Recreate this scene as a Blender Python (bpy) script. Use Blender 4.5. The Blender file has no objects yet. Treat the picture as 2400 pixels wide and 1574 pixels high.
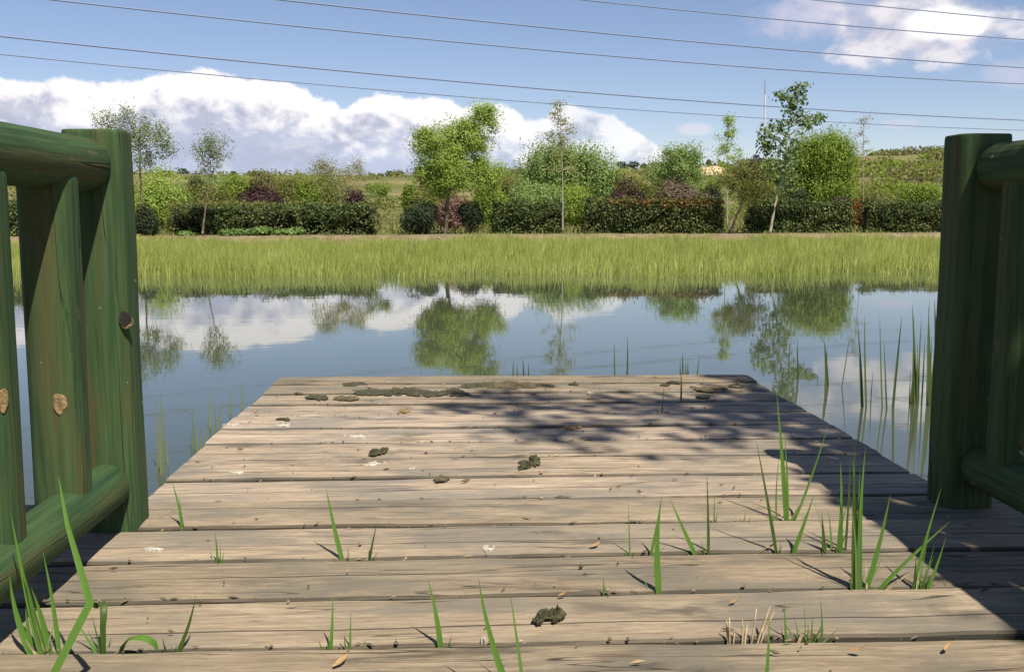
import bpy, bmesh, math, random
import numpy as np
from mathutils import Vector, Matrix

SC = bpy.context.scene
COL = SC.collection
PI = math.pi
rnd = random.Random(7)
rng = np.random.default_rng(11)

# ------------------------------------------------------------------ camera
FPX = 2333.33            # focal length in photo pixels (photo is 2400 wide)
CAMZ = 0.65
TH = math.atan(284 / FPX)
PS = math.atan(101 * math.cos(TH) / FPX)
cd = bpy.data.cameras.new("camera")
cam = bpy.data.objects.new("camera", cd)
COL.objects.link(cam)
cd.sensor_width = 36
cd.lens = 35
cd.clip_start = 0.05
cd.clip_end = 8000
cam.location = (0, 0, CAMZ)
cam.rotation_euler = (PI / 2 - TH, 0, -PS)
SC.camera = cam

# ------------------------------------------------------------------ exposure
SC.view_settings.view_transform = 'Standard'
SC.view_settings.look = 'None'
SC.view_settings.gamma = 1
EXPO = 0.62
SC.view_settings.exposure = EXPO

# ------------------------------------------------------------------ sun
SAZ, SEL = math.radians(27), math.radians(57)
SUN = Vector((math.sin(SAZ) * math.cos(SEL), -math.cos(SAZ) * math.cos(SEL), math.sin(SEL)))
ld = bpy.data.lights.new("sun", 'SUN')
ld.energy = 5.0
ld.angle = math.radians(0.5)
ld.color = (1.0, 0.93, 0.82)
lo = bpy.data.objects.new("sun", ld)
COL.objects.link(lo)
lo.rotation_euler = SUN.to_track_quat('Z', 'Y').to_euler()
lo.location = SUN * 50


# ------------------------------------------------------------------ view geometry helpers
Fv = Vector((math.sin(PS) * math.cos(TH), math.cos(PS) * math.cos(TH), -math.sin(TH)))
Rv = Vector((math.cos(PS), -math.sin(PS), 0))
Uv = Vector((math.sin(PS) * math.sin(TH), math.cos(PS) * math.sin(TH), math.cos(TH)))
C0 = Vector((0, 0, CAMZ))


def ray(px, py):
    return Fv + Rv * ((px - 1200) / FPX) + Uv * ((787 - py) / FPX)


def at(px, py, Y):
    d = ray(px, py)
    return C0 + d * (Y / d.y)


def gnd(px, py, z=0.0):
    d = ray(px, py)
    return C0 + d * ((z - CAMZ) / d.z)


def az_el(px, py):
    d = ray(px, py)
    return math.atan2(d.x, d.y), d.z / math.hypot(d.x, d.y)


# ------------------------------------------------------------------ node helper
class NT:
    def __init__(self, tree):
        self.t = tree
        self.n = tree.nodes
        self.n.clear()

    def add(self, typ, ins=None, **kw):
        nd = self.n.new(typ)
        for k, v in kw.items():
            setattr(nd, k, v)
        for k, v in (ins or {}).items():
            s = nd.inputs[k]
            if isinstance(v, bpy.types.NodeSocket):
                self.t.links.new(v, s)
            else:
                s.default_value = v
        return nd

    def m(self, op, a, b=0.0, c=0.0, clamp=False):
        nd = self.add('ShaderNodeMath', {0: a, 1: b, 2: c}, operation=op)
        nd.use_clamp = clamp
        return nd.outputs[0]

    def mix(self, f, a, b, mode='MIX'):
        nd = self.add('ShaderNodeMix', data_type='RGBA', blend_type=mode)
        for i, v in ((0, f), (6, a), (7, b)):
            s = nd.inputs[i]
            if isinstance(v, bpy.types.NodeSocket):
                self.t.links.new(v, s)
            elif i == 0:
                s.default_value = v
            else:
                s.default_value = tuple(v) + ((1,) if len(v) == 3 else ())
        return nd.outputs[2]

    def smooth(self, x, lo, hi):
        nd = self.add('ShaderNodeMapRange', {0: x, 1: lo, 2: hi, 3: 0.0, 4: 1.0})
        nd.interpolation_type = 'SMOOTHSTEP'
        return nd.outputs[0]

    def noise(self, vec, scale, detail=4, rough=0.55, dist=0.0, out=0):
        nd = self.add('ShaderNodeTexNoise', {'Scale': scale, 'Detail': detail, 'Roughness': rough, 'Distortion': dist})
        self.t.links.new(vec, nd.inputs['Vector'])
        return nd.outputs[out]

    def ramp(self, f, stops):
        nd = self.add('ShaderNodeValToRGB', {0: f})
        e = nd.color_ramp.elements
        while len(e) < len(stops):
            e.new(0.5)
        for i, (p, c) in enumerate(stops):
            e[i].position = p
            e[i].color = tuple(c) + (1,)
        return nd.outputs[0]

    def mapping(self, vec, scale=(1, 1, 1), loc=(0, 0, 0)):
        nd = self.add('ShaderNodeMapping', {'Vector': vec, 'Scale': scale, 'Location': loc})
        return nd.outputs[0]

    def comb(self, x, y, z):
        return self.add('ShaderNodeCombineXYZ', {0: x, 1: y, 2: z}).outputs[0]


# ------------------------------------------------------------------ sky (world)
W = bpy.data.worlds.new("World")
SC.world = W
W.use_nodes = True
w = NT(W.node_tree)
sky = w.add('ShaderNodeTexSky', sky_type='NISHITA')
sky.sun_disc = False
sky.sun_elevation = SEL
sky.sun_rotation = math.atan2(SUN.x, SUN.y)
sky.altitude = 900
sky.air_density = 1.0
sky.dust_density = 0.25
sky.ozone_density = 1.6
skycol = w.mix(1.0, sky.outputs[0], (1.0, 0.925, 0.985), 'MULTIPLY')
tc = w.add('ShaderNodeTexCoord')
sep = w.add('ShaderNodeSeparateXYZ', {0: tc.outputs['Generated']})
X, Y, Z = sep.outputs
az = w.m('ARCTAN2', X, Y)
hyp = w.m('SQRT', w.m('ADD', w.m('MULTIPLY', X, X), w.m('MULTIPLY', Y, Y)))
el = w.m('DIVIDE', Z, w.m('MAXIMUM', hyp, 0.001))
# outline of the cumulus bank: elevation of its top against compass bearing
PROF = [(-700, 260), (-500, 215), (-300, 235), (-150, 190), (0, 176), (60, 186), (105, 184), (150, 176), (185, 180), (220, 194), (262, 186),
        (300, 188), (350, 178), (400, 164), (440, 163), (480, 156), (510, 164), (560, 181), (620, 189), (690, 198), (740, 222),
        (790, 240), (805, 252), (830, 236), (880, 221), (930, 224), (975, 228), (1020, 222), (1060, 230), (1095, 246), (1130, 240), (1180, 240),
        (1215, 262), (1245, 280), (1290, 262), (1320, 240), (1380, 254), (1430, 266), (1465, 288), (1505, 312), (1550, 345), (1600, 385), (1660, 405), (1720, 430), (2000, 480), (2500, 470), (2900, 380), (3300, 330)]
A0, A1, VM = -0.8, 0.8, 0.2
fc = w.add('ShaderNodeFloatCurve', {1: w.m('DIVIDE', w.m('SUBTRACT', az, A0), A1 - A0, clamp=True)})
cv = fc.mapping.curves[0]
pts = [(0.0, 0.35)] + [((az_el(p, q)[0] - A0) / (A1 - A0), az_el(p, q)[1] / VM) for p, q in PROF] + [(1.0, 0.30)]
pts = [p for p in pts if 0 <= p[0] <= 1]
while len(cv.points) < len(pts):
    cv.points.new(0.5, 0.5)
for i, p in enumerate(sorted(pts)):
    cv.points[i].location = p
    cv.points[i].handle_type = 'AUTO'
fc.mapping.update()
top = w.m('MULTIPLY', fc.outputs[0], VM)
pv = w.comb(az, w.m('MULTIPLY', el, 1.25), 0.0)
n_big = w.noise(pv, 22, 5, 0.55)
n_fine = w.noise(pv, 75, 6, 0.6)
n_soft = w.noise(w.comb(az, w.m('MULTIPLY', el, 1.7), 3.0), 11, 5, 0.55, 0.1)
n_sh = w.noise(w.comb(az, w.m('MULTIPLY', el, 1.45), 7.0), 19, 6, 0.58, 0.15)
h = w.m('ADD', top, w.m('MULTIPLY', w.m('SUBTRACT', n_big, 0.5), 0.016))
h = w.m('ADD', h, w.m('MULTIPLY', w.m('SUBTRACT', n_fine, 0.5), 0.013))
t = w.m('SUBTRACT', h, el)
m1 = w.smooth(t, -0.0010, 0.0048)
soften = w.smooth(az, -0.02, 0.12)                     # the bank thins out towards the right
m1 = w.m('MULTIPLY', m1, w.m('SUBTRACT', 1.0, w.m('MULTIPLY', soften, w.m('MULTIPLY', w.m('SUBTRACT', 1.0, n_soft), 0.55))))
bright = w.smooth(w.m('SUBTRACT', w.m('ADD', t, w.m('MULTIPLY', w.m('SUBTRACT', n_sh, 0.5), 0.17)), 0.0), 0.054, 0.016)
bright2 = w.smooth(n_soft, 0.52, 0.68)
bright = w.m('MAXIMUM', bright, w.m('MULTIPLY', bright2, 0.35))
shade = w.mix(w.smooth(el, 0.045, 0.125), (0.57, 0.64, 0.82), (0.56, 0.57, 0.70))
shade = w.mix(w.m('MULTIPLY', w.smooth(n_sh, 0.4, 0.65), 0.6), shade, (0.45, 0.48, 0.63))
ccol = w.mix(bright, shade, (1.12, 1.08, 1.08))


def puff(px, py, rx, ry, amp, soft, seed, warp=0.5):
    a0, e0 = az_el(px, py)
    ra, re = rx / FPX, ry / FPX
    dx = w.m('DIVIDE', w.m('SUBTRACT', az, a0), ra)
    dy = w.m('DIVIDE', w.m('SUBTRACT', el, e0), re)
    q = w.m('ADD', w.m('MULTIPLY', dx, dx), w.m('MULTIPLY', dy, dy))
    nn = w.noise(w.comb(az, w.m('MULTIPLY', el, 1.5), seed), 26, 6, 0.58, 0.3)
    v = w.m('ADD', w.m('SUBTRACT', 1.0, q), w.m('MULTIPLY', w.m('SUBTRACT', nn, 0.5), amp))
    return w.m('MULTIPLY', w.smooth(v, 0.0, soft), warp), v, nn


mA, vA, nA = puff(2145, 72, 245, 88, 2.6, 0.9, 2.0, 0.92)
mB, vB, nB = puff(1905, 30, 165, 70, 2.4, 1.2, 5.0, 0.72)
mC, vC, nC = puff(1632, 303, 48, 17, 1.6, 0.9, 9.0, 0.65)
mD, vD, nD = puff(2370, 175, 70, 40, 2.4, 1.3, 4.0, 0.55)
mE, vE, nE = puff(2110, 289, 55, 13, 1.5, 1.2, 6.0, 0.42)
mF, vF, nF = puff(1640, 350, 90, 30, 2.0, 1.6, 12.0, 0.45)
mG, vG, nG = puff(2215, 55, 95, 42, 1.5, 0.5, 14.0, 1.0)
mH, vH, nH = puff(2270, -95, 260, 55, 2.4, 0.9, 15.0, 0.0)
cA = w.mix(w.smooth(nA, 0.35, 0.62), (0.66, 0.64, 0.74), (0.93, 0.88, 0.92))
cA = w.mix(mG, cA, (1.12, 1.1, 1.08))
# scattered fair-weather clouds over the rest of the dome (behind and above the viewer)
n_dome = w.noise(tc.outputs['Generated'], 2.6, 6, 0.55, 0.3)
mdome = w.m('MULTIPLY', w.m('MULTIPLY', w.smooth(n_dome, 0.60, 0.70), w.smooth(el, 0.32, 0.6)), 0.35)
STR = 0.076
K = 1.0 / (2 ** EXPO) / STR
col = skycol


def over(col, mask, c):
    return w.mix(mask, col, w.mix(1.0, c, (K, K, K), 'MULTIPLY') if isinstance(c, bpy.types.NodeSocket) else tuple(K * v for v in c))


col = over(col, mdome, (0.9, 0.9, 0.95))
col = over(col, mF, (0.72, 0.74, 0.86))
col = over(col, m1, ccol)
col = over(col, mC, (0.80, 0.78, 0.88))
col = over(col, mE, (0.74, 0.70, 0.82))
col = over(col, mD, (0.74, 0.70, 0.82))
col = over(col, mB, (0.72, 0.69, 0.82))
col = over(col, mA, cA)
bg = w.add('ShaderNodeBackground', {0: col, 1: STR})
w.add('ShaderNodeOutputWorld', {0: bg.outputs[0]})


# ------------------------------------------------------------------ materials
def new_mat(name):
    mt = bpy.data.materials.new(name)
    mt.use_nodes = True
    return mt, NT(mt.node_tree)


def principled(n, base, rough=0.7, bump=None, bstr=0.3, bdist=0.01, spec=0.4, **kw):
    b = n.add('ShaderNodeBsdfPrincipled', {'Base Color': base if isinstance(base, bpy.types.NodeSocket) else tuple(base) + (1,),
                                           'Roughness': rough, 'Specular IOR Level': spec})
    if bump is not None:
        bm = n.add('ShaderNodeBump', {'Strength': bstr, 'Distance': bdist, 'Height': bump})
        n.t.links.new(bm.outputs[0], b.inputs['Normal'])
    return b


def out(n, sh):
    n.add('ShaderNodeOutputMaterial', {0: sh.outputs[0]})


def leaf_mat(name, stops, transl=0.46, tcol=None, rough=0.6, patch=0.3):
    mt, n = new_mat(name)
    g = n.add('ShaderNodeNewGeometry')
    tcn = n.add('ShaderNodeTexCoord')
    nz = n.noise(tcn.outputs['Object'], 1.1, 2)
    f = n.m('ADD', n.m('MULTIPLY', g.outputs['Random Per Island'], 1 - patch), n.m('MULTIPLY', n.smooth(nz, 0.3, 0.7), patch))
    c = n.ramp(f, stops)
    b = principled(n, c, rough, spec=0.25)
    tr = n.add('ShaderNodeBsdfTranslucent', {0: n.mix(1.0, c, tcol or (1.15, 1.15, 0.6), 'MULTIPLY')})
    ms = n.add('ShaderNodeMixShader', {0: transl, 1: b.outputs[0], 2: tr.outputs[0]})
    out(n, ms)
    return mt


def plain_mat(name, c1, c2, scale=8, rough=0.8, detail=5):
    mt, n = new_mat(name)
    tcn = n.add('ShaderNodeTexCoord')
    nz = n.noise(tcn.outputs['Object'], scale, detail, 0.6)
    c = n.mix(n.smooth(nz, 0.35, 0.65), c1, c2)
    out(n, principled(n, c, rough, nz, 0.4, 0.01))
    return mt


M = {}
M['leaf_bright'] = leaf_mat('leaf_bright', [(0.0, (0.237, 0.365, 0.062)), (0.55, (0.298, 0.382, 0.078)), (1.0, (0.474, 0.535, 0.177))])
M['leaf_green'] = leaf_mat('leaf_green', [(0.0, (0.146, 0.244, 0.036)), (0.6, (0.208, 0.277, 0.044)), (1.0, (0.348, 0.407, 0.079))])
M['leaf_willow'] = leaf_mat('leaf_willow', [(0.0, (0.167, 0.285, 0.079)), (0.6, (0.233, 0.310, 0.100)), (1.0, (0.373, 0.431, 0.176))])
M['leaf_grey'] = leaf_mat('leaf_grey', [(0.0, (0.162, 0.231, 0.092)), (0.6, (0.200, 0.246, 0.108)), (1.0, (0.354, 0.385, 0.216))])
M['leaf_pale'] = leaf_mat('leaf_pale', [(0.0, (0.184, 0.196, 0.069)), (0.6, (0.310, 0.299, 0.127)), (1.0, (0.437, 0.391, 0.218))])
M['leaf_poplar'] = leaf_mat('leaf_poplar', [(0.0, (0.09, 0.15, 0.055)), (0.6, (0.16, 0.23, 0.09)), (1.0, (0.27, 0.33, 0.16))], 0.4)
M['leaf_olive'] = leaf_mat('leaf_olive', [(0.0, (0.140, 0.181, 0.043)), (0.6, (0.186, 0.199, 0.053)), (1.0, (0.316, 0.276, 0.097))])
M['leaf_hedge'] = leaf_mat('leaf_hedge', [(0.0, (0.045, 0.077, 0.022)), (0.5, (0.076, 0.110, 0.030)), (0.88, (0.169, 0.177, 0.059)), (1.0, (0.254, 0.203, 0.085))], 0.2)
M['leaf_rust'] = leaf_mat('leaf_rust', [(0.0, (0.08, 0.06, 0.015)), (0.6, (0.20, 0.10, 0.025)), (1.0, (0.32, 0.15, 0.04))], 0.25, (1.1, 0.8, 0.5))
M['leaf_dark'] = leaf_mat('leaf_dark', [(0.0, (0.015, 0.025, 0.010)), (0.6, (0.031, 0.048, 0.018)), (1.0, (0.069, 0.081, 0.035))], 0.15)
M['leaf_purple'] = leaf_mat('leaf_purple', [(0.0, (0.035, 0.018, 0.018)), (0.6, (0.065, 0.030, 0.028)), (1.0, (0.11, 0.055, 0.045))], 0.2, (1.1, 0.8, 0.7))
M['leaf_mauve'] = leaf_mat('leaf_mauve', [(0.0, (0.078, 0.058, 0.039)), (0.6, (0.156, 0.111, 0.078)), (1.0, (0.221, 0.169, 0.117))], 0.25, (1.1, 0.9, 0.7))
M['leaf_pink'] = leaf_mat('leaf_pink', [(0.0, (0.12, 0.07, 0.05)), (0.6, (0.22, 0.12, 0.10)), (1.0, (0.32, 0.19, 0.15))], 0.25, (1.1, 0.8, 0.7))
M['leaf_bean'] = leaf_mat('leaf_bean', [(0.0, (0.06, 0.11, 0.02)), (0.6, (0.12, 0.20, 0.045)), (1.0, (0.22, 0.31, 0.11))], 0.3)
M['reed'] = leaf_mat('reed', [(0.0, (0.20, 0.22, 0.055)), (0.4, (0.33, 0.385, 0.09)), (0.72, (0.43, 0.47, 0.13)), (0.94, (0.54, 0.52, 0.21)), (1.0, (0.58, 0.49, 0.27))], 0.47, patch=0.42)
M['grass_far'] = leaf_mat('grass_far', [(0.0, (0.10, 0.125, 0.03)), (0.6, (0.18, 0.195, 0.05)), (1.0, (0.32, 0.28, 0.11))], 0.35)
M['blade'] = leaf_mat('blade', [(0.0, (0.07, 0.155, 0.022)), (0.5, (0.115, 0.235, 0.038)), (0.85, (0.17, 0.29, 0.06)), (1.0, (0.25, 0.30, 0.09))], 0.45, (1.25, 1.15, 0.5), 0.55, patch=0.45)
M['blade_dark'] = leaf_mat('blade_dark', [(0.0, (0.035, 0.07, 0.014)), (1.0, (0.075, 0.12, 0.022))], 0.3, None, 0.45)
M['stem_reed'] = leaf_mat('stem_reed', [(0.0, (0.04, 0.07, 0.02)), (0.6, (0.085, 0.125, 0.04)), (1.0, (0.17, 0.19, 0.09))], 0.25, None, 0.5)
M['stem_pale'] = leaf_mat('stem_pale', [(0.0, (0.12, 0.16, 0.05)), (1.0, (0.26, 0.28, 0.14))], 0.3)
M['dry_stalk'] = plain_mat('dry_stalk', (0.30, 0.22, 0.12), (0.50, 0.40, 0.25), 30)
M['dry_leaf'] = plain_mat('dry_leaf', (0.28, 0.16, 0.065), (0.42, 0.27, 0.12), 40)
M['bark'] = plain_mat('bark', (0.10, 0.075, 0.05), (0.19, 0.15, 0.105), 12)
M['bark_pale'] = plain_mat('bark_pale', (0.22, 0.20, 0.14), (0.36, 0.33, 0.24), 12)
M['bark_dark'] = plain_mat('bark_dark', (0.04, 0.032, 0.022), (0.085, 0.065, 0.045), 12)
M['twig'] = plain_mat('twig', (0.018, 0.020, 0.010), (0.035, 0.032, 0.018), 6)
M['muck'] = plain_mat('muck', (0.020, 0.021, 0.009), (0.075, 0.066, 0.030), 90, 0.95, 8)
M['muck_brown'] = plain_mat('muck_brown', (0.05, 0.038, 0.018), (0.13, 0.10, 0.045), 60, 0.95, 8)
M['whitewash'] = plain_mat('whitewash', (0.30, 0.27, 0.20), (0.48, 0.45, 0.38), 60, 0.9)
M['cable'] = plain_mat('cable', (0.16, 0.20, 0.30), (0.18, 0.22, 0.32), 1, 0.6)
M['mast_white'] = plain_mat('mast_white', (0.50, 0.52, 0.58), (0.55, 0.57, 0.62), 0.1, 0.6)
M['mast_grey'] = plain_mat('mast_grey', (0.22, 0.24, 0.32), (0.26, 0.27, 0.35), 0.1, 0.6)
M['sand'] = plain_mat('sand', (0.42, 0.29, 0.15), (0.55, 0.40, 0.23), 0.3, 0.9)
M['soil'] = plain_mat('soil', (0.13, 0.10, 0.055), (0.24, 0.175, 0.10), 2.2, 0.95, 7)
M['pole_wood'] = plain_mat('pole_wood', (0.10, 0.085, 0.06), (0.17, 0.14, 0.10), 10)


def deck_mat():
    mt, n = new_mat('weathered_plank')
    tcn = n.add('ShaderNodeTexCoord')
    oi = n.add('ShaderNodeObjectInfo')
    off = n.comb(n.m('MULTIPLY', oi.outputs['Random'], 37.0), n.m('MULTIPLY', oi.outputs['Random'], 91.0), n.m('MULTIPLY', oi.outputs['Random'], 13.0))
    p = n.add('ShaderNodeVectorMath', {0: tcn.outputs['Object'], 1: off}, operation='ADD').outputs[0]
    # bend the grain gently so it flows round knots
    warp = n.noise(p, 2.2, 3, 0.5, 0.0, 1)
    pw = n.add('ShaderNodeVectorMath', {0: p, 1: n.add('ShaderNodeVectorMath', {0: warp, 1: (0.0, 0.035, 0.0)}, operation='MULTIPLY').outputs[0]}, operation='ADD').outputs[0]
    grain = n.noise(n.mapping(pw, (6.5, 85, 85)), 1.0, 8, 0.72)
    fine = n.noise(n.mapping(pw, (24, 300, 300)), 1.0, 5, 0.75)
    band = n.noise(n.mapping(pw, (2.6, 17, 17)), 1.0, 5, 0.62)
    blot = n.noise(n.mapping(p, (3.0, 7, 7)), 1.0, 6, 0.62)
    stain = n.noise(n.mapping(p, (2.4, 10, 10), (5, 3, 1)), 1.0, 7, 0.66, 0.4)
    c = n.ramp(grain, [(0.24, (0.15, 0.115, 0.078)), (0.44, (0.265, 0.205, 0.142)), (0.56, (0.36, 0.282, 0.196)), (0.76, (0.46, 0.372, 0.268))])
    c = n.mix(n.m('MULTIPLY', n.smooth(fine, 0.50, 0.64), 0.40), c, (0.50, 0.40, 0.29))
    c = n.mix(n.m('MULTIPLY', n.smooth(fine, 0.47, 0.34), 0.45), c, (0.075, 0.053, 0.037))
    c = n.mix(n.m('MULTIPLY', n.smooth(band, 0.42, 0.64), 0.45), c, (0.225, 0.175, 0.12))
    c = n.mix(n.m('MULTIPLY', n.smooth(blot, 0.45, 0.62), 0.75), c, (0.165, 0.148, 0.118))
    c = n.mix(n.m('MULTIPLY', n.smooth(stain, 0.55, 0.68), 0.75), c, (0.065, 0.055, 0.043))
    big = n.noise(n.mapping(p, (1.6, 3.2, 3.2), (7, 1, 2)), 1.0, 5, 0.6)
    c = n.mix(n.m('MULTIPLY', n.smooth(big, 0.48, 0.66), 0.45), c, (0.20, 0.175, 0.135))
    # long drying cracks
    crk = n.noise(n.mapping(pw, (1.3, 26, 26), (2, 9, 4)), 1.0, 2, 0.4)
    crk = n.m('ABSOLUTE', n.m('SUBTRACT', crk, 0.5))
    lich = n.noise(n.mapping(p, (9, 22, 22), (3, 3, 3)), 1.0, 6, 0.7)
    c = n.mix(n.m('MULTIPLY', n.smooth(lich, 0.60, 0.72), 0.5), c, (0.17, 0.165, 0.105))
    gate = n.smooth(n.noise(n.mapping(p, (2.0, 9, 9), (1, 1, 8)), 1.0, 2), 0.46, 0.6)
    crack = n.m('MULTIPLY', n.smooth(crk, 0.012, 0.003), gate)
    c = n.mix(n.m('MULTIPLY', crack, 0.8), c, (0.03, 0.022, 0.016))
    # a split running most of the length of some boards
    so = n.add('ShaderNodeSeparateXYZ', {0: tcn.outputs['Object']})
    wig = n.noise(n.mapping(p, (1.6, 0, 0)), 1.0, 5, 0.6)
    r2_ = n.m('FRACT', n.m('MULTIPLY', oi.outputs['Random'], 7.31))
    dist = n.m('ABSOLUTE', n.m('SUBTRACT', so.outputs[1], n.m('ADD', n.m('MULTIPLY', n.m('SUBTRACT', wig, 0.5), 0.035), n.m('MULTIPLY', n.m('SUBTRACT', r2_, 0.5), 0.07))))
    gate2 = n.smooth(n.noise(n.mapping(p, (1.3, 0, 0), (4, 4, 4)), 1.0, 3), 0.40, 0.52)
    split = n.m('MULTIPLY', n.smooth(dist, 0.0030, 0.0010), gate2)
    c = n.mix(n.m('MULTIPLY', split, 0.85), c, (0.035, 0.027, 0.020))
    crack = n.m('MAXIMUM', crack, split)
    # knots
    vo = n.add('ShaderNodeTexVoronoi', {'Vector': n.mapping(p, (1.7, 5.5, 0.0)), 'Scale': 1.0, 'Randomness': 1.0})
    kn = n.smooth(vo.outputs['Distance'], 0.10, 0.03)
    c = n.mix(n.m('MULTIPLY', kn, 0.55), c, (0.09, 0.055, 0.032))
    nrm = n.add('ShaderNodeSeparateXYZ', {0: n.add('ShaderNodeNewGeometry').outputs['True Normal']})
    gap_shade = n.smooth(n.m('ABSOLUTE', nrm.outputs[1]), 0.55, 0.85)
    c = n.mix(n.m('MULTIPLY', gap_shade, 0.85), c, (0.030, 0.028, 0.020))  # side faces coloured dark, painting shade into the gaps between planks
    val = n.m('ADD', 0.74, n.m('MULTIPLY', oi.outputs['Random'], 0.48))
    c = n.mix(1.0, c, n.comb(val, val, n.m('MULTIPLY', val, n.m('ADD', 0.93, n.m('MULTIPLY', oi.outputs['Random'], 0.1)))), 'MULTIPLY')
    hgt = n.m('ADD', n.m('ADD', n.m('MULTIPLY', grain, 0.8), n.m('MULTIPLY', fine, 0.35)), n.m('MULTIPLY', crack, -1.6))
    out(n, principled(n, c, 0.86, hgt, 0.55, 0.004, 0.25))
    return mt


def paint_mat(name, axis):
    """faded green stain on pine logs, worn through to bare wood along the grain (axis = log direction)"""
    mt, n = new_mat(name)
    tcn = n.add('ShaderNodeTexCoord')
    oi = n.add('ShaderNodeObjectInfo')
    off = n.comb(n.m('MULTIPLY', oi.outputs['Random'], 17.0), n.m('MULTIPLY', oi.outputs['Random'], 31.0), n.m('MULTIPLY', oi.outputs['Random'], 23.0))
    p = n.add('ShaderNodeVectorMath', {0: tcn.outputs['Object'], 1: off}, operation='ADD').outputs[0]
    s = [95, 95, 95]
    s[axis] = 3.2
    s2 = [26, 26, 26]
    s2[axis] = 2.0
    s3 = [16, 16, 16]
    s3[axis] = 5.0
    warp = n.noise(p, 3.0, 2, 0.5, 0.0, 1)
    pw = n.add('ShaderNodeVectorMath', {0: p, 1: n.add('ShaderNodeVectorMath', {0: warp, 1: (0.018, 0.018, 0.018)}, operation='MULTIPLY').outputs[0]}, operation='ADD').outputs[0]
    grain = n.noise(n.mapping(pw, s), 1.0, 6, 0.66)
    band = n.noise(n.mapping(pw, s2), 1.0, 5, 0.6)
    wear = n.noise(n.mapping(p, s3), 1.0, 5, 0.6)
    c = n.ramp(grain, [(0.28, (0.018, 0.036, 0.012)), (0.5, (0.038, 0.072, 0.025)), (0.72, (0.062, 0.100, 0.038))])
    c = n.mix(n.m('MULTIPLY', n.smooth(band, 0.48, 0.66), 0.6), c, (0.085, 0.070, 0.026))
    c = n.mix(n.m('MULTIPLY', n.smooth(band, 0.46, 0.30), 0.5), c, (0.012, 0.036, 0.018))
    c = n.mix(n.m('MULTIPLY', n.smooth(wear, 0.66, 0.72), 0.5), c, (0.20, 0.135, 0.065))
    sp = n.noise(p, 34, 3, 0.5)
    c = n.mix(n.m('MULTIPLY', n.smooth(sp, 0.735, 0.77), 0.7), c, (0.38, 0.36, 0.28))
    ms = [3.6, 3.6, 3.6]
    ms[axis] = 1.9
    vo = n.add('ShaderNodeTexVoronoi', {'Vector': n.mapping(p, ms), 'Scale': 1.0, 'Randomness': 1.0})
    kn = n.smooth(vo.outputs['Distance'], 0.13, 0.05)
    c = n.mix(n.m('MULTIPLY', kn, 0.6), c, (0.10, 0.055, 0.026))
    crs = [22, 22, 22]
    crs[axis] = 0.9
    crk = n.m('ABSOLUTE', n.m('SUBTRACT', n.noise(n.mapping(p, crs), 1.0, 2, 0.4), 0.5))
    crack = n.m('MULTIPLY', n.smooth(crk, 0.010, 0.003), n.smooth(band, 0.42, 0.55))
    c = n.mix(n.m('MULTIPLY', crack, 0.75), c, (0.015, 0.018, 0.01))
    hgt = n.m('ADD', n.m('MULTIPLY', grain, 0.8), n.m('MULTIPLY', crack, -1.5))
    out(n, principled(n, c, n.m('ADD', 0.66, n.m('MULTIPLY', band, 0.25)), hgt, 0.7, 0.004, 0.2))
    return mt


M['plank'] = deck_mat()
M['log_z'] = paint_mat('green_log_upright', 2)
M['log_y'] = paint_mat('green_log_lying', 1)
M['hole_shade'] = plain_mat('hole_shade_dark', (0.012, 0.010, 0.008), (0.02, 0.016, 0.012), 30)  # near-black colour that paints the shade inside the bolt hole
M['raw_knot'] = plain_mat('raw_knot', (0.13, 0.085, 0.035), (0.30, 0.20, 0.09), 110, 0.85)


def water_mat():
    mt, n = new_mat('pond_water')
    tcn = n.add('ShaderNodeTexCoord')
    p = tcn.outputs['Object']
    r1 = n.noise(n.mapping(p, (0.9, 2.6, 1)), 1.0, 3, 0.5)
    r2 = n.noise(n.mapping(p, (5, 13, 1)), 1.0, 2, 0.5)
    patch = n.smooth(n.noise(n.mapping(p, (0.10, 0.35, 1)), 1.0, 3), 0.35, 0.7)
    hgt = n.m('ADD', n.m('MULTIPLY', r1, 0.9), n.m('MULTIPLY', n.m('MULTIPLY', r2, patch), 0.28))
    murk = n.mix(n.smooth(n.noise(p, 0.16, 3), 0.35, 0.65), (0.046, 0.058, 0.036), (0.062, 0.070, 0.040))
    b = principled(n, murk, 0.02, hgt, 0.012, 0.06, 0.5)
    b.inputs['IOR'].default_value = 1.5
    out(n, b)
    return mt


def ground_mat():
    mt, n = new_mat('meadow_ground')
    tcn = n.add('ShaderNodeTexCoord')
    p = tcn.outputs['Object']
    a = n.noise(p, 0.035, 5, 0.6)
    b_ = n.noise(p, 0.4, 6, 0.65)
    c_ = n.noise(p, 5.0, 6, 0.7)
    c = n.ramp(a, [(0.32, (0.075, 0.082, 0.03)), (0.46, (0.12, 0.118, 0.045)), (0.56, (0.20, 0.165, 0.08)), (0.72, (0.31, 0.23, 0.12))])
    c = n.mix(n.m('MULTIPLY', n.smooth(b_, 0.45, 0.62), 0.55), c, (0.10, 0.13, 0.025))
    c = n.mix(n.m('MULTIPLY', n.smooth(c_, 0.5, 0.7), 0.35), c, (0.27, 0.24, 0.10))
    sepp = n.add('ShaderNodeSeparateXYZ', {0: p})
    mud = n.smooth(sepp.outputs[2], -0.05, -0.35)
    c = n.mix(mud, c, n.mix(n.smooth(c_, 0.4, 0.6), (0.085, 0.075, 0.045), (0.13, 0.115, 0.06)))
    out(n, principled(n, c, 0.95, c_, 0.6, 0.05, 0.1))
    return mt


M['water'] = water_mat()
M['ground'] = ground_mat()


# ------------------------------------------------------------------ mesh helpers
def link(name, me, mat=None, parent=None, loc=None):
    o = bpy.data.objects.new(name, me)
    COL.objects.link(o)
    if mat is not None:
        me.materials.append(mat)
    if parent is not None:
        o.parent = parent
    if loc is not None:
        o.location = loc
    return o


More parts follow.
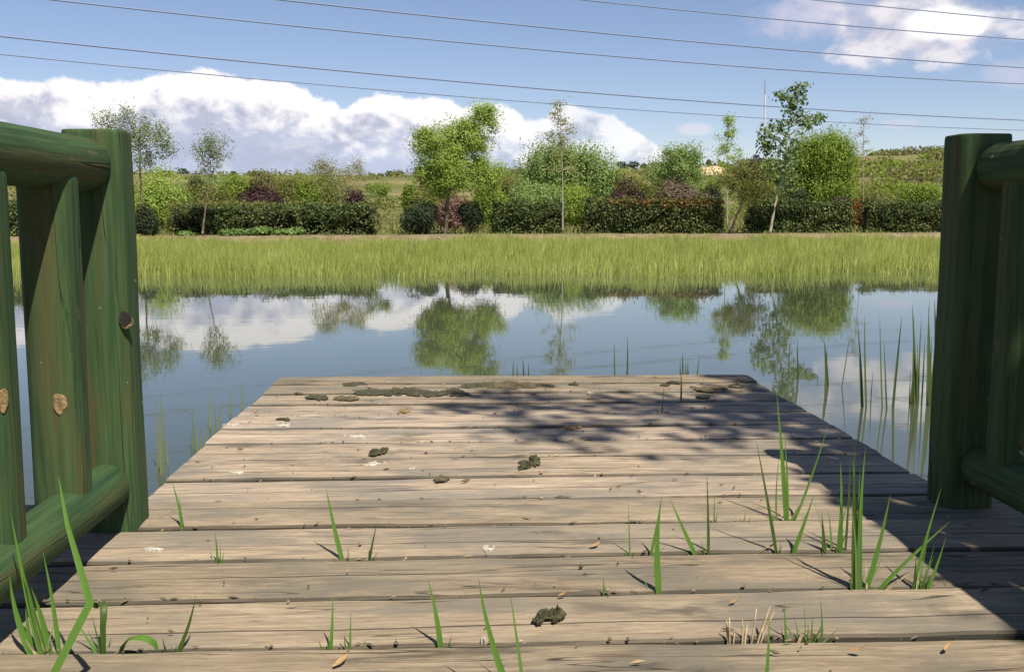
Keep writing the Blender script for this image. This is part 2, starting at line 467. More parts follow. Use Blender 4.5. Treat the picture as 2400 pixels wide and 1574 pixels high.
def tag(o, label, cat, group=None):
    o['label'] = label
    o['category'] = cat
    if group:
        o['group'] = group
    return o


def empty(name, loc, label, cat, group=None):
    o = bpy.data.objects.new(name, None)
    COL.objects.link(o)
    o.location = loc
    o.empty_display_size = 0.1
    return tag(o, label, cat, group)


def np_mesh(name, V, Fq, smooth=False):
    """mesh from vertex array and an (m,k) face array"""
    me = bpy.data.meshes.new(name)
    k = Fq.shape[1]
    me.vertices.add(len(V))
    me.vertices.foreach_set('co', np.asarray(V, np.float32).ravel())
    me.loops.add(Fq.size)
    me.loops.foreach_set('vertex_index', Fq.astype(np.int32).ravel())
    me.polygons.add(len(Fq))
    me.polygons.foreach_set('loop_start', np.arange(0, Fq.size, k, dtype=np.int32))
    me.polygons.foreach_set('loop_total', np.full(len(Fq), k, np.int32))
    if smooth:
        me.polygons.foreach_set('use_smooth', np.ones(len(Fq), bool))
    me.update(calc_edges=True)
    return me


class MB:
    def __init__(self):
        self.v = []
        self.f = []

    def tube(self, pts, rad, n=7, cap=True):
        base = len(self.v)
        pts = [Vector(p) for p in pts]
        for i, p in enumerate(pts):
            d = (pts[min(i + 1, len(pts) - 1)] - pts[max(i - 1, 0)]).normalized()
            a = d.orthogonal().normalized() if abs(d.z) > 0.99 else d.cross(Vector((0, 0, 1))).normalized()
            b = d.cross(a)
            r = rad[i] if isinstance(rad, (list, tuple)) else rad
            for k in range(n):
                an = 2 * PI * k / n
                self.v.append(p + a * (math.cos(an) * r) + b * (math.sin(an) * r))
        for i in range(len(pts) - 1):
            for k in range(n):
                q = base + i * n
                self.f.append((q + k, q + (k + 1) % n, q + n + (k + 1) % n, q + n + k))
        if cap:
            self.f.append(tuple(base + k for k in range(n))[::-1])
            self.f.append(tuple(base + (len(pts) - 1) * n + k for k in range(n)))
        return self

    def blade(self, pts, width, side=None, fold=0.25, wtab=None):
        """grass leaf: a folded tapering strip along pts, width in metres at its widest"""
        base = len(self.v)
        N = len(pts)
        pts = [Vector(p) for p in pts]
        for i, p in enumerate(pts):
            d = (pts[min(i + 1, N - 1)] - pts[max(i - 1, 0)]).normalized()
            s = side if side is not None else Vector((1, 0.15, 0))
            a = (s - d * s.dot(d)).normalized()
            b = d.cross(a)
            tt = i / (N - 1)
            ww = width * (wtab(tt) if wtab else (min(1.0, 0.72 + tt) * (1 - tt ** 2.2) + 0.02)) * 0.5
            self.v += [p - a * ww, p + b * (ww * fold), p + a * ww]
        for i in range(N - 1):
            q = base + 3 * i
            self.f += [(q, q + 1, q + 4, q + 3), (q + 1, q + 2, q + 5, q + 4)]
        return self

    def box(self, lo, hi):
        base = len(self.v)
        for x in (lo[0], hi[0]):
            for y in (lo[1], hi[1]):
                for z in (lo[2], hi[2]):
                    self.v.append(Vector((x, y, z)))
        for q in ((0, 1, 3, 2), (4, 6, 7, 5), (0, 4, 5, 1), (2, 3, 7, 6), (0, 2, 6, 4), (1, 5, 7, 3)):
            self.f.append(tuple(base + i for i in q))
        return self

    def build(self, name, mat, parent=None, smooth=False, origin=None):
        o0 = Vector(origin) if origin is not None else Vector((0, 0, 0))
        if parent is not None:
            o0 = Vector(parent.location)
            if parent.parent is not None:
                o0 = o0 + Vector(parent.parent.location)
        me = bpy.data.meshes.new(name)
        me.from_pydata([tuple(v - o0) for v in self.v], [], self.f)
        if smooth:
            for p in me.polygons:
                p.use_smooth = True
        me.update()
        return link(name, me, mat, parent, o0 if parent is None else None)


def leaves(cent, size, aspect=2.2, up=0.0, droop=None, hint=None):
    """diamond leaf faces at the given centres; returns V, F.  hint = way the leaves turn their faces"""
    n = len(cent)
    a = rng.normal(size=(n, 3))
    if hint is not None:
        hn = np.asarray(hint, float)
        hn = hn / (np.linalg.norm(hn, axis=1, keepdims=True) + 1e-6) * 1.1 + np.array([0, 0, 0.35]) + rng.normal(size=(n, 3)) * 0.55
        hn /= np.linalg.norm(hn, axis=1, keepdims=True)
        if droop is not None:
            a = a * 0.35 + np.array(droop)
        a -= hn * np.sum(a * hn, axis=1, keepdims=True)
        a /= np.linalg.norm(a, axis=1, keepdims=True)
        b = np.cross(hn, a)
        s = np.asarray(size).reshape(-1, 1) * np.ones((n, 1)) * rng.uniform(0.65, 1.3, (n, 1))
        L = a * s * 0.5
        Wd = b * s * 0.5 / aspect * 1.4
        V = np.stack([cent - L, cent + Wd - L * 0.1, cent + L, cent - Wd - L * 0.1], 1)
        return V.reshape(-1, 3), np.arange(4 * n).reshape(n, 4)
    if droop is not None:
        a = a * 0.35 + np.array(droop)
    a /= np.linalg.norm(a, axis=1, keepdims=True)
    b = rng.normal(size=(n, 3))
    b[:, 2] *= 1.0 - up
    b -= a * np.sum(a * b, axis=1, keepdims=True)
    b /= np.linalg.norm(b, axis=1, keepdims=True)
    s = np.asarray(size).reshape(-1, 1) * np.ones((n, 1)) * rng.uniform(0.65, 1.3, (n, 1))
    L = a * s * 0.5
    Wd = b * s * 0.5 / aspect * 1.4
    V = np.empty((n, 4, 3))
    V[:, 0] = cent - L
    V[:, 1] = cent + Wd - L * 0.1
    V[:, 2] = cent + L
    V[:, 3] = cent - Wd - L * 0.1
    return V.reshape(-1, 3), np.arange(4 * n).reshape(n, 4)


def leaf_obj(name, cent, size, mat, parent, **kw):
    o0 = np.array(parent.location) if parent is not None else np.zeros(3)
    V, Fq = leaves(np.asarray(cent), size, **kw)
    return link(name, np_mesh(name, V - o0, Fq), mat, parent)


def struct(o):
    o['kind'] = 'structure'
    return o


def stuff(o):
    o['kind'] = 'stuff'
    return o


# ------------------------------------------------------------------ ground, pond, path
WZ = -0.45
BZ = 0.03


def bank_y(x):
    return 29.6 + 0.13 * np.clip(x, -40, 40) + 0.35 * np.sin(x * 0.45) + 0.2 * np.sin(x * 1.3 + 1)


SKYL = [(-400, 408), (0, 412), (330, 408), (560, 412), (700, 415), (970, 413), (1100, 410), (1200, 408), (1450, 400), (1600, 396),
        (1720, 392), (1850, 384), (1990, 368), (2180, 362), (2400, 360), (2800, 366), (3200, 390)]
sk_az = np.array([az_el(p, 600)[0] for p, q in SKYL])
sk_v = np.array([az_el(p, q)[1] for p, q in SKYL])
RIDGE = 300.0


def hnoise(x, y):
    return (np.sin(x * 0.071 + 1.3) * np.cos(y * 0.063) + 0.5 * np.sin(x * 0.19 + y * 0.13) + 0.3 * np.sin(x * 0.41 - y * 0.37 + 2))


def ground_z(x, y):
    x = np.asarray(x, float)
    y = np.asarray(y, float)
    r = np.hypot(x, y)
    a = np.arctan2(x, y)
    sv = np.interp(a, sk_az, sk_v, left=0.03, right=0.035)
    s = np.clip((r - 42) / (RIDGE - 42), 0, 1)
    s = s * s * (3 - 2 * s)
    s = 0.55 * s + 0.45 * np.clip((r - 42) / (RIDGE - 42), 0, 1) ** 1.3
    hill = BZ + s * (sv * RIDGE + CAMZ - BZ)
    hill = np.where(r > RIDGE, hill - (r - RIDGE) * 0.004, hill)
    hill = hill + hnoise(x, y) * 0.35 * np.clip((r - 60) / 120, 0, 1)
    yb = bank_y(x)
    # pond basin between the near shore (y about 1) and the far bank
    far = np.clip((yb - y) / 1.8, 0, 1)
    far = far * far * (3 - 2 * far)
    near = np.clip((y - 0.4) / 2.0, 0, 1)
    side = np.clip((75 - np.abs(x)) / 6, 0, 1)
    basin = far * near * side
    nearland = -0.22 + 0.03 * hnoise(x * 8, y * 8)
    land = np.where(y < 15, nearland + (BZ - nearland) * np.clip((np.abs(x) - 60) / 20, 0, 1), hill)
    return land * (1 - basin) + (-1.15) * basin


def make_ground():
    rr = np.concatenate([np.arange(0.0, 5, 0.25), np.arange(5, 25, 1.0), np.arange(25, 37, 0.25), 37 * np.geomspace(1, 110, 95)])
    aa = np.concatenate([np.radians(np.arange(-40, 40, 0.35)), np.radians(np.arange(40, 320, 2.5))])
    Rr, Aa = np.meshgrid(rr, aa, indexing='ij')
    x = Rr * np.sin(Aa)
    y = Rr * np.cos(Aa)
    z = ground_z(x, y)
    n, k = Rr.shape
    idx = np.arange(n * k).reshape(n, k)
    nx = np.roll(idx, -1, axis=1)
    Fq = np.stack([idx[:-1], idx[1:], nx[1:], nx[:-1]], -1).reshape(-1, 4)[:, ::-1]
    o = link('ground', np_mesh('ground', np.stack([x, y, z], -1).reshape(-1, 3), Fq, True), M['ground'])
    struct(o)


make_ground()


def make_water():
    xs = np.linspace(-80, 80, 81)
    ys = np.linspace(-2, 45, 48)
    Xg, Yg = np.meshgrid(xs, ys, indexing='ij')
    n, k = Xg.shape
    idx = np.arange(n * k).reshape(n, k)
    Fq = np.stack([idx[:-1, :-1], idx[1:, :-1], idx[1:, 1:], idx[:-1, 1:]], -1).reshape(-1, 4)
    o = link('water', np_mesh('water', np.stack([Xg, Yg, np.full_like(Xg, WZ)], -1).reshape(-1, 3), Fq, True), M['water'])
    struct(o)


make_water()


def make_path():
    xs = np.linspace(-45, 45, 240)
    n = 12
    V = []
    for i, x in enumerate(xs):
        y0 = bank_y(x) - 0.55 + 0.35 * math.sin(x * 1.7) * math.sin(x * .53) + 0.15 * math.sin(x * 5.3)
        y1 = bank_y(x) + 1.7 + 0.5 * math.sin(x * 0.9) * math.sin(x * 2.3 + 1) + 0.2 * math.sin(x * 4.7)
        for j in range(n):
            yy = y0 + (y1 - y0) * j / (n - 1)
            V.append((x, yy, float(ground_z(x, yy)) + 0.012))
    idx = np.arange(len(V)).reshape(-1, n)
    Fq = np.stack([idx[:-1, :-1], idx[1:, :-1], idx[1:, 1:], idx[:-1, 1:]], -1).reshape(-1, 4)
    struct(link('path', np_mesh('path', np.array(V), Fq, True), M['soil']))


make_path()


# ------------------------------------------------------------------ wooden dock
GAP0, PITCH = 1.455, 0.1955
XL, XR = -0.757, 1.124
PW = PITCH - 0.0095
TK = 0.042
dock = empty('wooden_dock', (0.18, 2.0, 0), 'weathered grey brown plank dock running out over the pond', 'dock')


def plank_mesh(i):
    r = random.Random(100 + i)
    nx, ny = 56, 5
    wide = 0.33 if i <= 3 else 0.0          # the shore end of the deck is wider, the railings stand on it
    xl = -(XR - XL) / 2 - wide + r.uniform(-.006, .006)
    xr = (XR - XL) / 2 + wide + r.uniform(-.006, .006)
    ph = [r.uniform(0, 6.28) for _ in range(8)]
    cup = r.uniform(-0.0015, 0.003)
    tilt = r.uniform(-0.002, 0.002)

    def wob(x, s):
        return 0.0018 * math.sin(x * 5.1 + ph[0 + s]) + 0.0013 * math.sin(x * 13 + ph[2 + s]) + 0.0008 * math.sin(x * 37 + ph[4 + s])

    V, Fq = [], []
    prof = []
    hw = PW / 2
    prof = [(-hw, -TK), (-hw, -0.006), (-hw + 0.004, -0.0012)] + [(-hw + PW * (j + 1) / (ny + 1), 0.0) for j in range(ny)] + [(hw - 0.004, -0.0012), (hw, -0.006), (hw, -TK)]
    m = len(prof)
    for a in range(nx + 1):
        x = xl + (xr - xl) * a / nx
        warp = 0.002 * math.sin(x * 2.2 + ph[6]) + tilt * x
        for (yy, zz) in prof:
            e = wob(x, 0) if yy < 0 else wob(x, 1)
            k = abs(yy) / hw
            V.append((x, yy + e * k, zz + warp + cup * (1 - k * k) + 0.0006 * math.sin(x * 21 + yy * 90 + ph[7])))
    for a in range(nx):
        for b in range(m):
            c = (b + 1) % m
            Fq.append((a * m + b, a * m + c, (a + 1) * m + c, (a + 1) * m + b))
    me = bpy.data.meshes.new('plank')
    me.from_pydata(V, [], Fq + [tuple(range(m))[::-1], tuple(nx * m + q for q in range(m))])
    for p in me.polygons:
        p.use_smooth = False
    return me


K0, K1 = -13, 13
for k in range(K0, K1):
    yc = GAP0 + PITCH * (k + 0.5)
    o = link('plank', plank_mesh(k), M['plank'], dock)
    o.location = Vector(((XL + XR) / 2, yc, rnd.uniform(-0.0025, 0.0025))) - dock.location
    o.rotation_euler = (0, 0, rnd.uniform(-0.0015, 0.0015))
for x in (XL + 0.13, (XL + XR) / 2, XR - 0.13):
    MB().box((x - .035, -1.05, -.16), (x + .035, GAP0 + PITCH * 13 - 0.03, -TK - 0.006)).build('joist', M['pole_wood'], dock)
for x in (XL + 0.13, XR - 0.13):
    for y in (0.2, 2.1, 3.78):
        MB().tube([(x + .095, y, -1.4), (x + .095, y, -.05)], 0.055, 10).build('pile', M['pole_wood'], dock)


# ------------------------------------------------------------------ log railings
def log_between(p, q, r, mat, name, parent, n=28, seg=26, seed=0, endround=0.01, sq=2.0):
    """round log from p to q with slightly wavering radius and eased end edges"""
    rr = random.Random(seed)
    p, q = Vector(p), Vector(q)
    L = (q - p).length
    d = (q - p) / L
    a = Vector((1, 0, 0)) if abs(d.x) < 0.5 else Vector((0, 1, 0))
    a = (a - d * a.dot(d)).normalized()
    b = d.cross(a)
    ph = [rr.uniform(0, 6.28) for _ in range(6)]
    ts = [0.0, endround / L * 0.4, endround / L] + [endround / L + (1 - 2 * endround / L) * i / seg for i in range(1, seg)] + [1 - endround / L, 1 - endround / L * 0.4, 1.0]
    V, Fq = [], []
    for i, t_ in enumerate(ts):
        e = 1.0
        if i in (0, len(ts) - 1):
            e = 1 - endround / r * 0.8
        elif i in (1, len(ts) - 2):
            e = 1 - endround / r * 0.22
        for k in range(n):
            an = 2 * PI * k / n
            w_ = (abs(math.cos(an)) ** sq + abs(math.sin(an)) ** sq) ** (-1 / sq) + 0.012 * math.sin(2 * an + ph[0] + t_ * 3) + 0.008 * math.sin(3 * an + ph[1] - t_ * 5) + 0.010 * math.sin(t_ * L * 9 + ph[2])
            V.append(p + d * (L * t_) + a * (math.cos(an) * r * w_ * e) + b * (math.sin(an) * r * w_ * e))
    for i in range(len(ts) - 1):
        for k in range(n):
            Fq.append((i * n + k, i * n + (k + 1) % n, (i + 1) * n + (k + 1) % n, (i + 1) * n + k))
    mb = MB()
    mb.v = V
    mb.f = Fq + [tuple(range(n))[::-1], tuple((len(ts) - 1) * n + k for k in range(n))]
    o = mb.build(name, mat, parent)
    for pol in o.data.polygons:
        pol.use_smooth = len(pol.vertices) == 4
    # logs carry their own grain origin
    return o


def post(x, y, wx, wy, z0, z1, bev, parent, seed):
    """squared post with rounded arrises and a slightly domed top"""
    rr = random.Random(seed)
    prof = []
    for (cx, cy, a0) in ((1, 1, 0), (-1, 1, 90), (-1, -1, 180), (1, -1, 270)):
        for k in range(6):
            an = math.radians(a0 + 18 * k)
            prof.append((x + cx * (wx / 2 - bev) + bev * math.cos(an), y + cy * (wy / 2 - bev) + bev * math.sin(an)))
    n = len(prof)
    zs = [z0] + [z0 + (z1 - 0.01 - z0) * i / 16 for i in range(1, 17)] + [z1 - 0.004, z1]
    mb = MB()
    for i, z in enumerate(zs):
        sc = 0.965 if i == len(zs) - 1 else (0.99 if i == len(zs) - 2 else 1.0)
        wv = 0.0012 * math.sin(z * 11 + seed)
        for (px, py) in prof:
            mb.v.append(Vector((x + (px - x) * sc + wv, y + (py - y) * sc, z)))
    for i in range(len(zs) - 1):
        for k in range(n):
            mb.f.append((i * n + k, i * n + (k + 1) % n, (i + 1) * n + (k + 1) % n, (i + 1) * n + k))
    mb.f.append(tuple((len(zs) - 1) * n + k for k in range(n)))
    o = mb.build('post', M['log_z'], parent)
    for pol in o.data.polygons:
        pol.use_smooth = len(pol.vertices) == 4
    return o


def disc_on(o_parent, c, nrm, rx, ry, mat, name, depth=0.002):
    """small thin irregular plate (knot, painted hole) on a log face"""
    nrm = Vector(nrm).normalized()
    a = nrm.cross(Vector((0, 0, 1))).normalized()
    b = a.cross(nrm) * -1
    mb = MB()
    N = 18
    c = Vector(c)
    for lay, sc in ((-0.004, 1.0), (depth * .6, 1.0), (depth, 0.86)):
        for k in range(N):
            an = 2 * PI * k / N
            w_ = 1 + 0.10 * math.sin(3 * an + rx * 900) + 0.06 * math.sin(5 * an)
            mb.v.append(c + nrm * lay + a * (math.cos(an) * rx * w_ * sc) + b * (math.sin(an) * ry * w_ * sc))
    for l in range(2):
        for k in range(N):
            mb.f.append((l * N + k, l * N + (k + 1) % N, (l + 1) * N + (k + 1) % N, (l + 1) * N + k))
    mb.f.append(tuple(2 * N + k for k in range(N)))
    o0 = Vector(o_parent.location) + (Vector(o_parent.parent.location) if o_parent.parent else Vector())
    me = bpy.data.meshes.new(name)
    me.from_pydata([tuple(v - o0) for v in mb.v], [], mb.f)
    me.update()
    return link(name, me, mat, o_parent)


left = empty('log_railing', (-0.735, 1.2, 0), 'sunlit green log railing left of the dock, bolt hole in its end post', 'railing')
RXL = -0.757
p1 = post(-0.752, 2.085, 0.118, 0.105, -0.35, 0.818, 0.028, left, 1)
post(-0.748, 0.33, 0.118, 0.105, -0.35, 0.818, 0.028, left, 5)
log_between((RXL, 2.035, 0.748), (RXL, 0.38, 0.748), 0.051, M['log_y'], 'top_rail', left, seed=2)
log_between((RXL + 0.012, 2.03, 0.098), (RXL + 0.012, 0.38, 0.098), 0.047, M['log_y'], 'bottom_rail', left, seed=3)
bals = []
for i, y in enumerate((1.855, 1.572, 1.29, 1.01, 0.73)):
    bals.append(log_between((RXL - 0.006, y, 0.100), (RXL - 0.004, y, 0.735), 0.048, M['log_z'], 'baluster', left, seed=10 + i, sq=2.7))


def on_post(px, py, Y):
    return at(px, py, Y)


# bolt hole painted as flat discs, and knots, on the sunlit left railing
disc_on(p1, at(296, 753, 2.0327), (0, -1, 0), 0.0125, 0.0150, M['raw_knot'], 'hole_lit_wall', 0.0004)  # tan disc painted as the sunlit inner wall of the hole
disc_on(p1, at(293, 748, 2.0325), (0, -1, 0), 0.0125, 0.0155, M['hole_shade'], 'bolt_hole_shade', 0.0006)  # flat dark disc painting the hole's inner shade, no real recess
nb = Vector((0.38, -0.92, 0))
disc_on(bals[0], Vector((RXL - 0.004, 1.855, at(112, 945, 1.81).z)) + nb * 0.0508, nb, 0.0115, 0.019, M['raw_knot'], 'knot', 0.0008)
disc_on(bals[1], Vector((RXL - 0.004, 1.572, at(10, 940, 1.53).z)) + Vector((0.8, -0.6, 0)) * 0.0530, Vector((0.8, -0.6, 0)), 0.010, 0.018, M['raw_knot'], 'knot', 0.0008)

right = empty('log_railing', (1.09, 1.2, 0), 'shaded dark green log railing at the right edge of the dock', 'railing')
RXR = 1.130
post(1.113, 2.165, 0.118, 0.108, -0.35, 0.822, 0.028, right, 21)
post(1.100, 0.38, 0.122, 0.108, -0.35, 0.822, 0.028, right, 25)
log_between((RXR, 2.11, 0.750), (RXR, 0.43, 0.750), 0.051, M['log_y'], 'top_rail', right, seed=22)
log_between((RXR, 2.11, 0.098), (RXR, 0.43, 0.098), 0.048, M['log_y'], 'bottom_rail', right, seed=23)
for i, y in enumerate((1.995, 1.72, 1.445, 1.17, 0.895, 0.62)):
    log_between((RXR + 0.006, y, 0.100), (RXR + 0.006, y, 0.735), 0.0465, M['log_z'], 'baluster', right, seed=30 + i, sq=2.7)


# ------------------------------------------------------------------ grass growing through the dock
def snap(px, py):
    g = gnd(px, py, 0.0)
    k = round((g.y - GAP0) / PITCH)
    return Vector((g.x * (GAP0 + PITCH * k) / g.y, GAP0 + PITCH * k, -0.03))


def path3(p, q, bend, n=9, drop=0.0):
    """curved spine from p to q: bend sideways/backwards in the middle, drop at the tip"""
    p, q = Vector(p), Vector(q)
    pts = []
    for i in range(n):
        s = i / (n - 1)
        v = p.lerp(q, s) + Vector(bend) * (4 * s * (1 - s)) - Vector((0, 0, drop * s ** 3))
        pts.append(v)
    return pts


def px_blade(mb, base, tip, wpx, lean=0.0, bend=None, drop=0.0, sidez=0.15):
    """blade from a base point (world) to where its tip is seen, lean = how far the tip tilts away (m)"""
    q = at(tip[0], tip[1], base.y + lean)
    wm = 0.86 * wpx * base.y / FPX
    L_ = (q - base).length
    bd = Vector(bend or (0, 0, 0)) + Vector((rnd.uniform(-.035, .035), rnd.uniform(-.05, .03), 0)) * L_
    mb.blade(path3(base, q, bd, 12, 0), wm, Vector((1, sidez, 0)), 0.3, lambda t_: (0.55 + 0.6 * min(1, t_ * 3.5) * (1 - 0.35 * t_)) * max(0.0, 1 - t_ ** 1.8) + 0.015)


GRP = 'grass growing up between the dock planks'


def single(base, blades, label, mat='blade', cat='grass'):
    b = snap(*base)
    mb = MB()
    for (dx, tip, wpx, lean, bx) in blades:
        bb = b + Vector((dx * b.y / FPX, 0, 0))
        px_blade(mb, bb, tip, wpx, lean, (bx * b.y / FPX, 0, 0))
    for j in range(2):
        bb = b + Vector((rnd.uniform(-.006, .006), 0, 0))
        mb.blade(path3(bb, bb + Vector((rnd.gauss(0, .018), rnd.gauss(0, .012), rnd.uniform(.036, .055))), (0, 0, 0), 6), .0035, Vector((1, .2, 0)))
    o = mb.build('grass_shoot', M[mat], None, True, b)
    return tag(o, label, cat, GRP)


def tuft(base, blades, label, mat='blade'):
    b = snap(*base)
    e = empty('grass_tuft', b, label, 'grass', GRP)
    for (dx, tip, wpx, lean, bx, *mm) in blades:
        mb = MB()
        bb = b + Vector((dx * b.y / FPX, rnd.uniform(-.003, .003), 0))
        px_blade(mb, bb, tip, wpx, lean, (bx * b.y / FPX, 0, 0), sidez=rnd.uniform(-.3, .5))
        mb.build('blade', M[mm[0] if mm else mat], e, True)
    for j in range(7):
        mb = MB()
        bb = b + Vector((rnd.uniform(-26, 26) * b.y / FPX, rnd.uniform(-.004, .004), 0))
        hgt = rnd.uniform(.035, .085)
        q = bb + Vector((rnd.gauss(0, .03), rnd.gauss(0, .02), hgt))
        mb.blade(path3(bb, q, (rnd.uniform(-.008, .008), 0, 0), 8), rnd.uniform(.002, .006), Vector((1, rnd.uniform(-.5, .5), 0)))
        mb.build('blade', M[rnd.choice(('blade', 'blade_dark', 'stem_pale', 'dry_stalk'))], e, True)
    return e


tuft((105, 1530), [(-15, (22, 1343), 20, 0.02, -6), (0, (24, 1195), 17, 0.03, -10), (2, (52, 1325), 20, 0.0, -3), (12, (72, 1373), 22, 0.02, 0),
                   (-28, (60, 1420), 18, 0.01, 3), (8, (40, 1290), 14, 0.05, -4)],
     'broad many bladed grass tuft at the foot of the left railing')
single((140, 1530), [(0, (99, 1285), 14, 0.03, -4)], 'single upright blade just right of the big tuft by the left railing')
# long kinked blade from below the frame
b0 = Vector((gnd(150, 1560).x, GAP0 + PITCH * -1, -0.03))
e = empty('grass_shoot', b0, 'long kinked grass blade bent double at bottom left', 'grass', GRP)
mb = MB()
k1 = at(211, 1412, b0.y + 0.06)
k2 = at(158, 1230, b0.y + 0.10)
k3 = at(136, 1112, b0.y + 0.13)
pp = [b0.lerp(k1, s / 5) for s in range(5)] + [k1] + [k1.lerp(k2, s / 4) for s in range(1, 5)] + [k2.lerp(k3, s / 3) for s in range(1, 4)]
mb.blade(pp, 24 * b0.y / FPX, Vector((1, 0.1, 0)), 0.2, lambda t_: (0.55 + 0.45 * min(1, t_ * 2.6)) * (1 - t_ ** 1.6) ** 0.8 + 0.02)
mb.build('blade', M['blade'], e, True)
b0 = snap(240, 1505)
e = empty('grass_tuft', b0, 'low tuft with a curled dark leaf and an arching leaf near the left railing', 'grass', GRP)
mb = MB()
pts = [b0] + [at(x_, y_, b0.y + d_) for x_, y_, d_ in ((241, 1470, 0), (243, 1440, 0), (243, 1418, .01), (237, 1409, .015), (228, 1411, .02), (224, 1424, .02))]
mb.blade(pts, 20 * b0.y / FPX, Vector((0.9, 0.4, 0)), 0.3, lambda t_: 0.45 + 0.75 * t_ * (1 - t_ ** 4) + 0.1)
mb.build('blade', M['blade_dark'], e, True)
mb = MB()
pts = [at(x_, y_, b0.y + d_) for x_, y_, d_ in ((280, 1536, 0), (288, 1512, 0), (302, 1496, -.01), (322, 1492, -.02), (345, 1496, -.02), (362, 1506, -.015), (371, 1524, -.01))]
mb.blade(pts, 24 * b0.y / FPX, Vector((0.5, 0.9, 0.1)), 0.3, lambda t_: 0.6 + 0.7 * (1 - t_) * t_ * 2 - 0.4 * t_ ** 6)
mb.build('blade', M['blade'], e, True)
for dx, tip, wp, mt_ in ((0, (214, 1437), 8, 'blade_dark'), (4, (170, 1442), 9, 'blade'), (-3, (262, 1490), 9, 'blade_dark'), (6, (205, 1475), 10, 'blade_dark')):
    mb = MB()
    px_blade(mb, b0 + Vector((dx * b0.y / FPX, 0, 0)), tip, wp, 0.03)
    mb.build('blade', M[mt_], e, True)

single((396, 1523), [(0, (459, 1389), 12, 0.02, 4)], 'dark blade leaning right, left of the deck centre near the front', 'blade_dark')
single((430, 1240), [(0, (401, 1122), 10, 0.03, 5), (-3, (420, 1160), 6, 0.02, 0)], 'pale slender blade leaning left beside the left railing post')
single((508, 1317), [(0, (503, 1243), 7, 0.0, 0), (4, (516, 1275), 5, 0.0, 0), (-6, (494, 1290), 6, 0.02, 0)], 'tiny pale sprig in front of the left railing post')
single((810, 1313), [(0, (764, 1140), 14, 0.03, 0)], 'bright single blade leaning left on the left half of the deck')
single((860, 1313), [(0, (884, 1221), 8, 0.01, 0)], 'short thin dark blade right of the bright leaning one', 'blade_dark')
single((771, 1519), [(0, (780, 1390), 11, 0.02, 0)], 'upright blade at the front, left of a thinner twin')
single((819, 1519), [(0, (822, 1428), 7, 0.01, 0)], 'thin faint blade beside the front upright one')
single((1034, 1516), [(0, (1001, 1350), 17, 0.02, 0)], 'broad bright blade leaning left at the front centre')
single((1228, 1640), [(0, (1120, 1345), 22, 0.03, -4)], 'tall dark green blade leaning left at the bottom edge')
single((1240, 1640), [(0, (1193, 1370), 11, 0.05, 0)], 'thin upright blade at the bottom edge beside the leaning one')
single((1414, 1391), [(0, (1414, 1344), 7, 0.0, 0)], 'tiny sprout between planks right of the centre')
single((1549, 1386), [(0, (1551, 1160), 21, 0.02, 0)], 'tall straight broad blade right of the centre')
single((1519, 1296), [(0, (1548, 1178), 9, 0.01, 0)], 'short blade leaning right just behind the tall straight one')
single((1478, 1297), [(0, (1473, 1166), 5, 0.02, 0)], 'hair thin upright blade behind and left of the tall straight one')
single((1645, 1292), [(0, (1567, 1160), 13, 0.02, 0)], 'blade leaning left crossing the deck right of the tall straight one')
single((1661, 1292), [(0, (1656, 1105), 9, 0.01, 0)], 'slim dark upright blade joining the left leaning one at its foot', 'blade_dark')
single((1675, 1217), [(0, (1675, 1152), 5, 0.0, 0)], 'very short thin blade behind the slim upright one')
single((1735, 1217), [(0, (1749, 1180), 5, 0.0, 0)], 'yellowish tiny blade leaning right in the mid deck', 'stem_pale')
single((1826, 1285), [(0, (1771, 1026), 11, 0.03, 0)], 'long dark blade leaning left on the right half of the deck', 'blade_dark')
tuft((1845, 1212), [(0, (1820, 917), 14, 0.03, 4), (4, (1942, 990), 11, 0.04, 10), (2, (1838, 1010), 8, 0.05, 2), (-22, (1828, 1060), 5, 0.0, 0)],
     'tall V shaped tuft of two long blades on the right half of the deck')
single((1849, 1272), [(0, (1909, 1155), 15, 0.01, 6)], 'broad curved blade leaning right in front of the V shaped tuft')
tuft((1955, 1278), [(-22, (1925, 1200), 14, 0.0, 0, 'blade_dark'), (6, (1969, 1078), 13, 0.02, 2), (28, (1993, 1066), 9, 0.02, 0, 'blade_dark'), (-4, (1940, 1190), 8, 0.02, 0),
                    (12, (1985, 1180), 10, 0.0, 0), (-10, (1905, 1170), 5, 0.01, 0, 'stem_pale'), (18, (1975, 1130), 8, 0.0, 0)],
     'bushy short tuft left of the tallest one beside the shadow edge')
tuft((2018, 1363), [(-14, (2004, 1030), 14, 0.02, 2, 'blade_dark'), (2, (2029, 1045), 15, 0.03, 0), (-8, (1998, 1070), 17, 0.05, 2), (6, (2087, 1155), 20, 0.01, 8),
                    (14, (2228, 1220), 14, 0.02, -6), (4, (2016, 1095), 10, 0.02, 0), (-10, (1990, 1150), 7, 0.0, 0, 'stem_pale')],
     'tallest thick grass tuft with one blade stretching right, by the shadow edge')
tuft((2145, 1357), [(-10, (2207, 1140), 14, 0.02, -4), (20, (2218, 1256), 11, 0.01, 0), (8, (2178, 1250), 9, 0.02, 0), (14, (2192, 1270), 8, 0.0, 0), (-2, (2150, 1290), 7, 0.02, 0),
                    (4, (2190, 1300), 10, 0.0, 0)],
     'fan shaped tuft rightmost on the deck in front of the right railing')
single((1785, 1640), [(0, (1803, 1440), 15, 0.02, 0)], 'broad blade rising from the bottom edge on the right')
tuft((1885, 1478), [(-38, (1838, 1405), 9, 0.01, 0), (-3, (1881, 1402), 5, 0.0, 0), (38, (1921, 1398), 8, 0.0, 0), (20, (1905, 1440), 7, 0.0, 0), (-8, (1860, 1440), 6, 0.0, 0), (8, (1930, 1450), 5, 0, 0)],
     'sparse low tuft right of the dry stubs at the front')
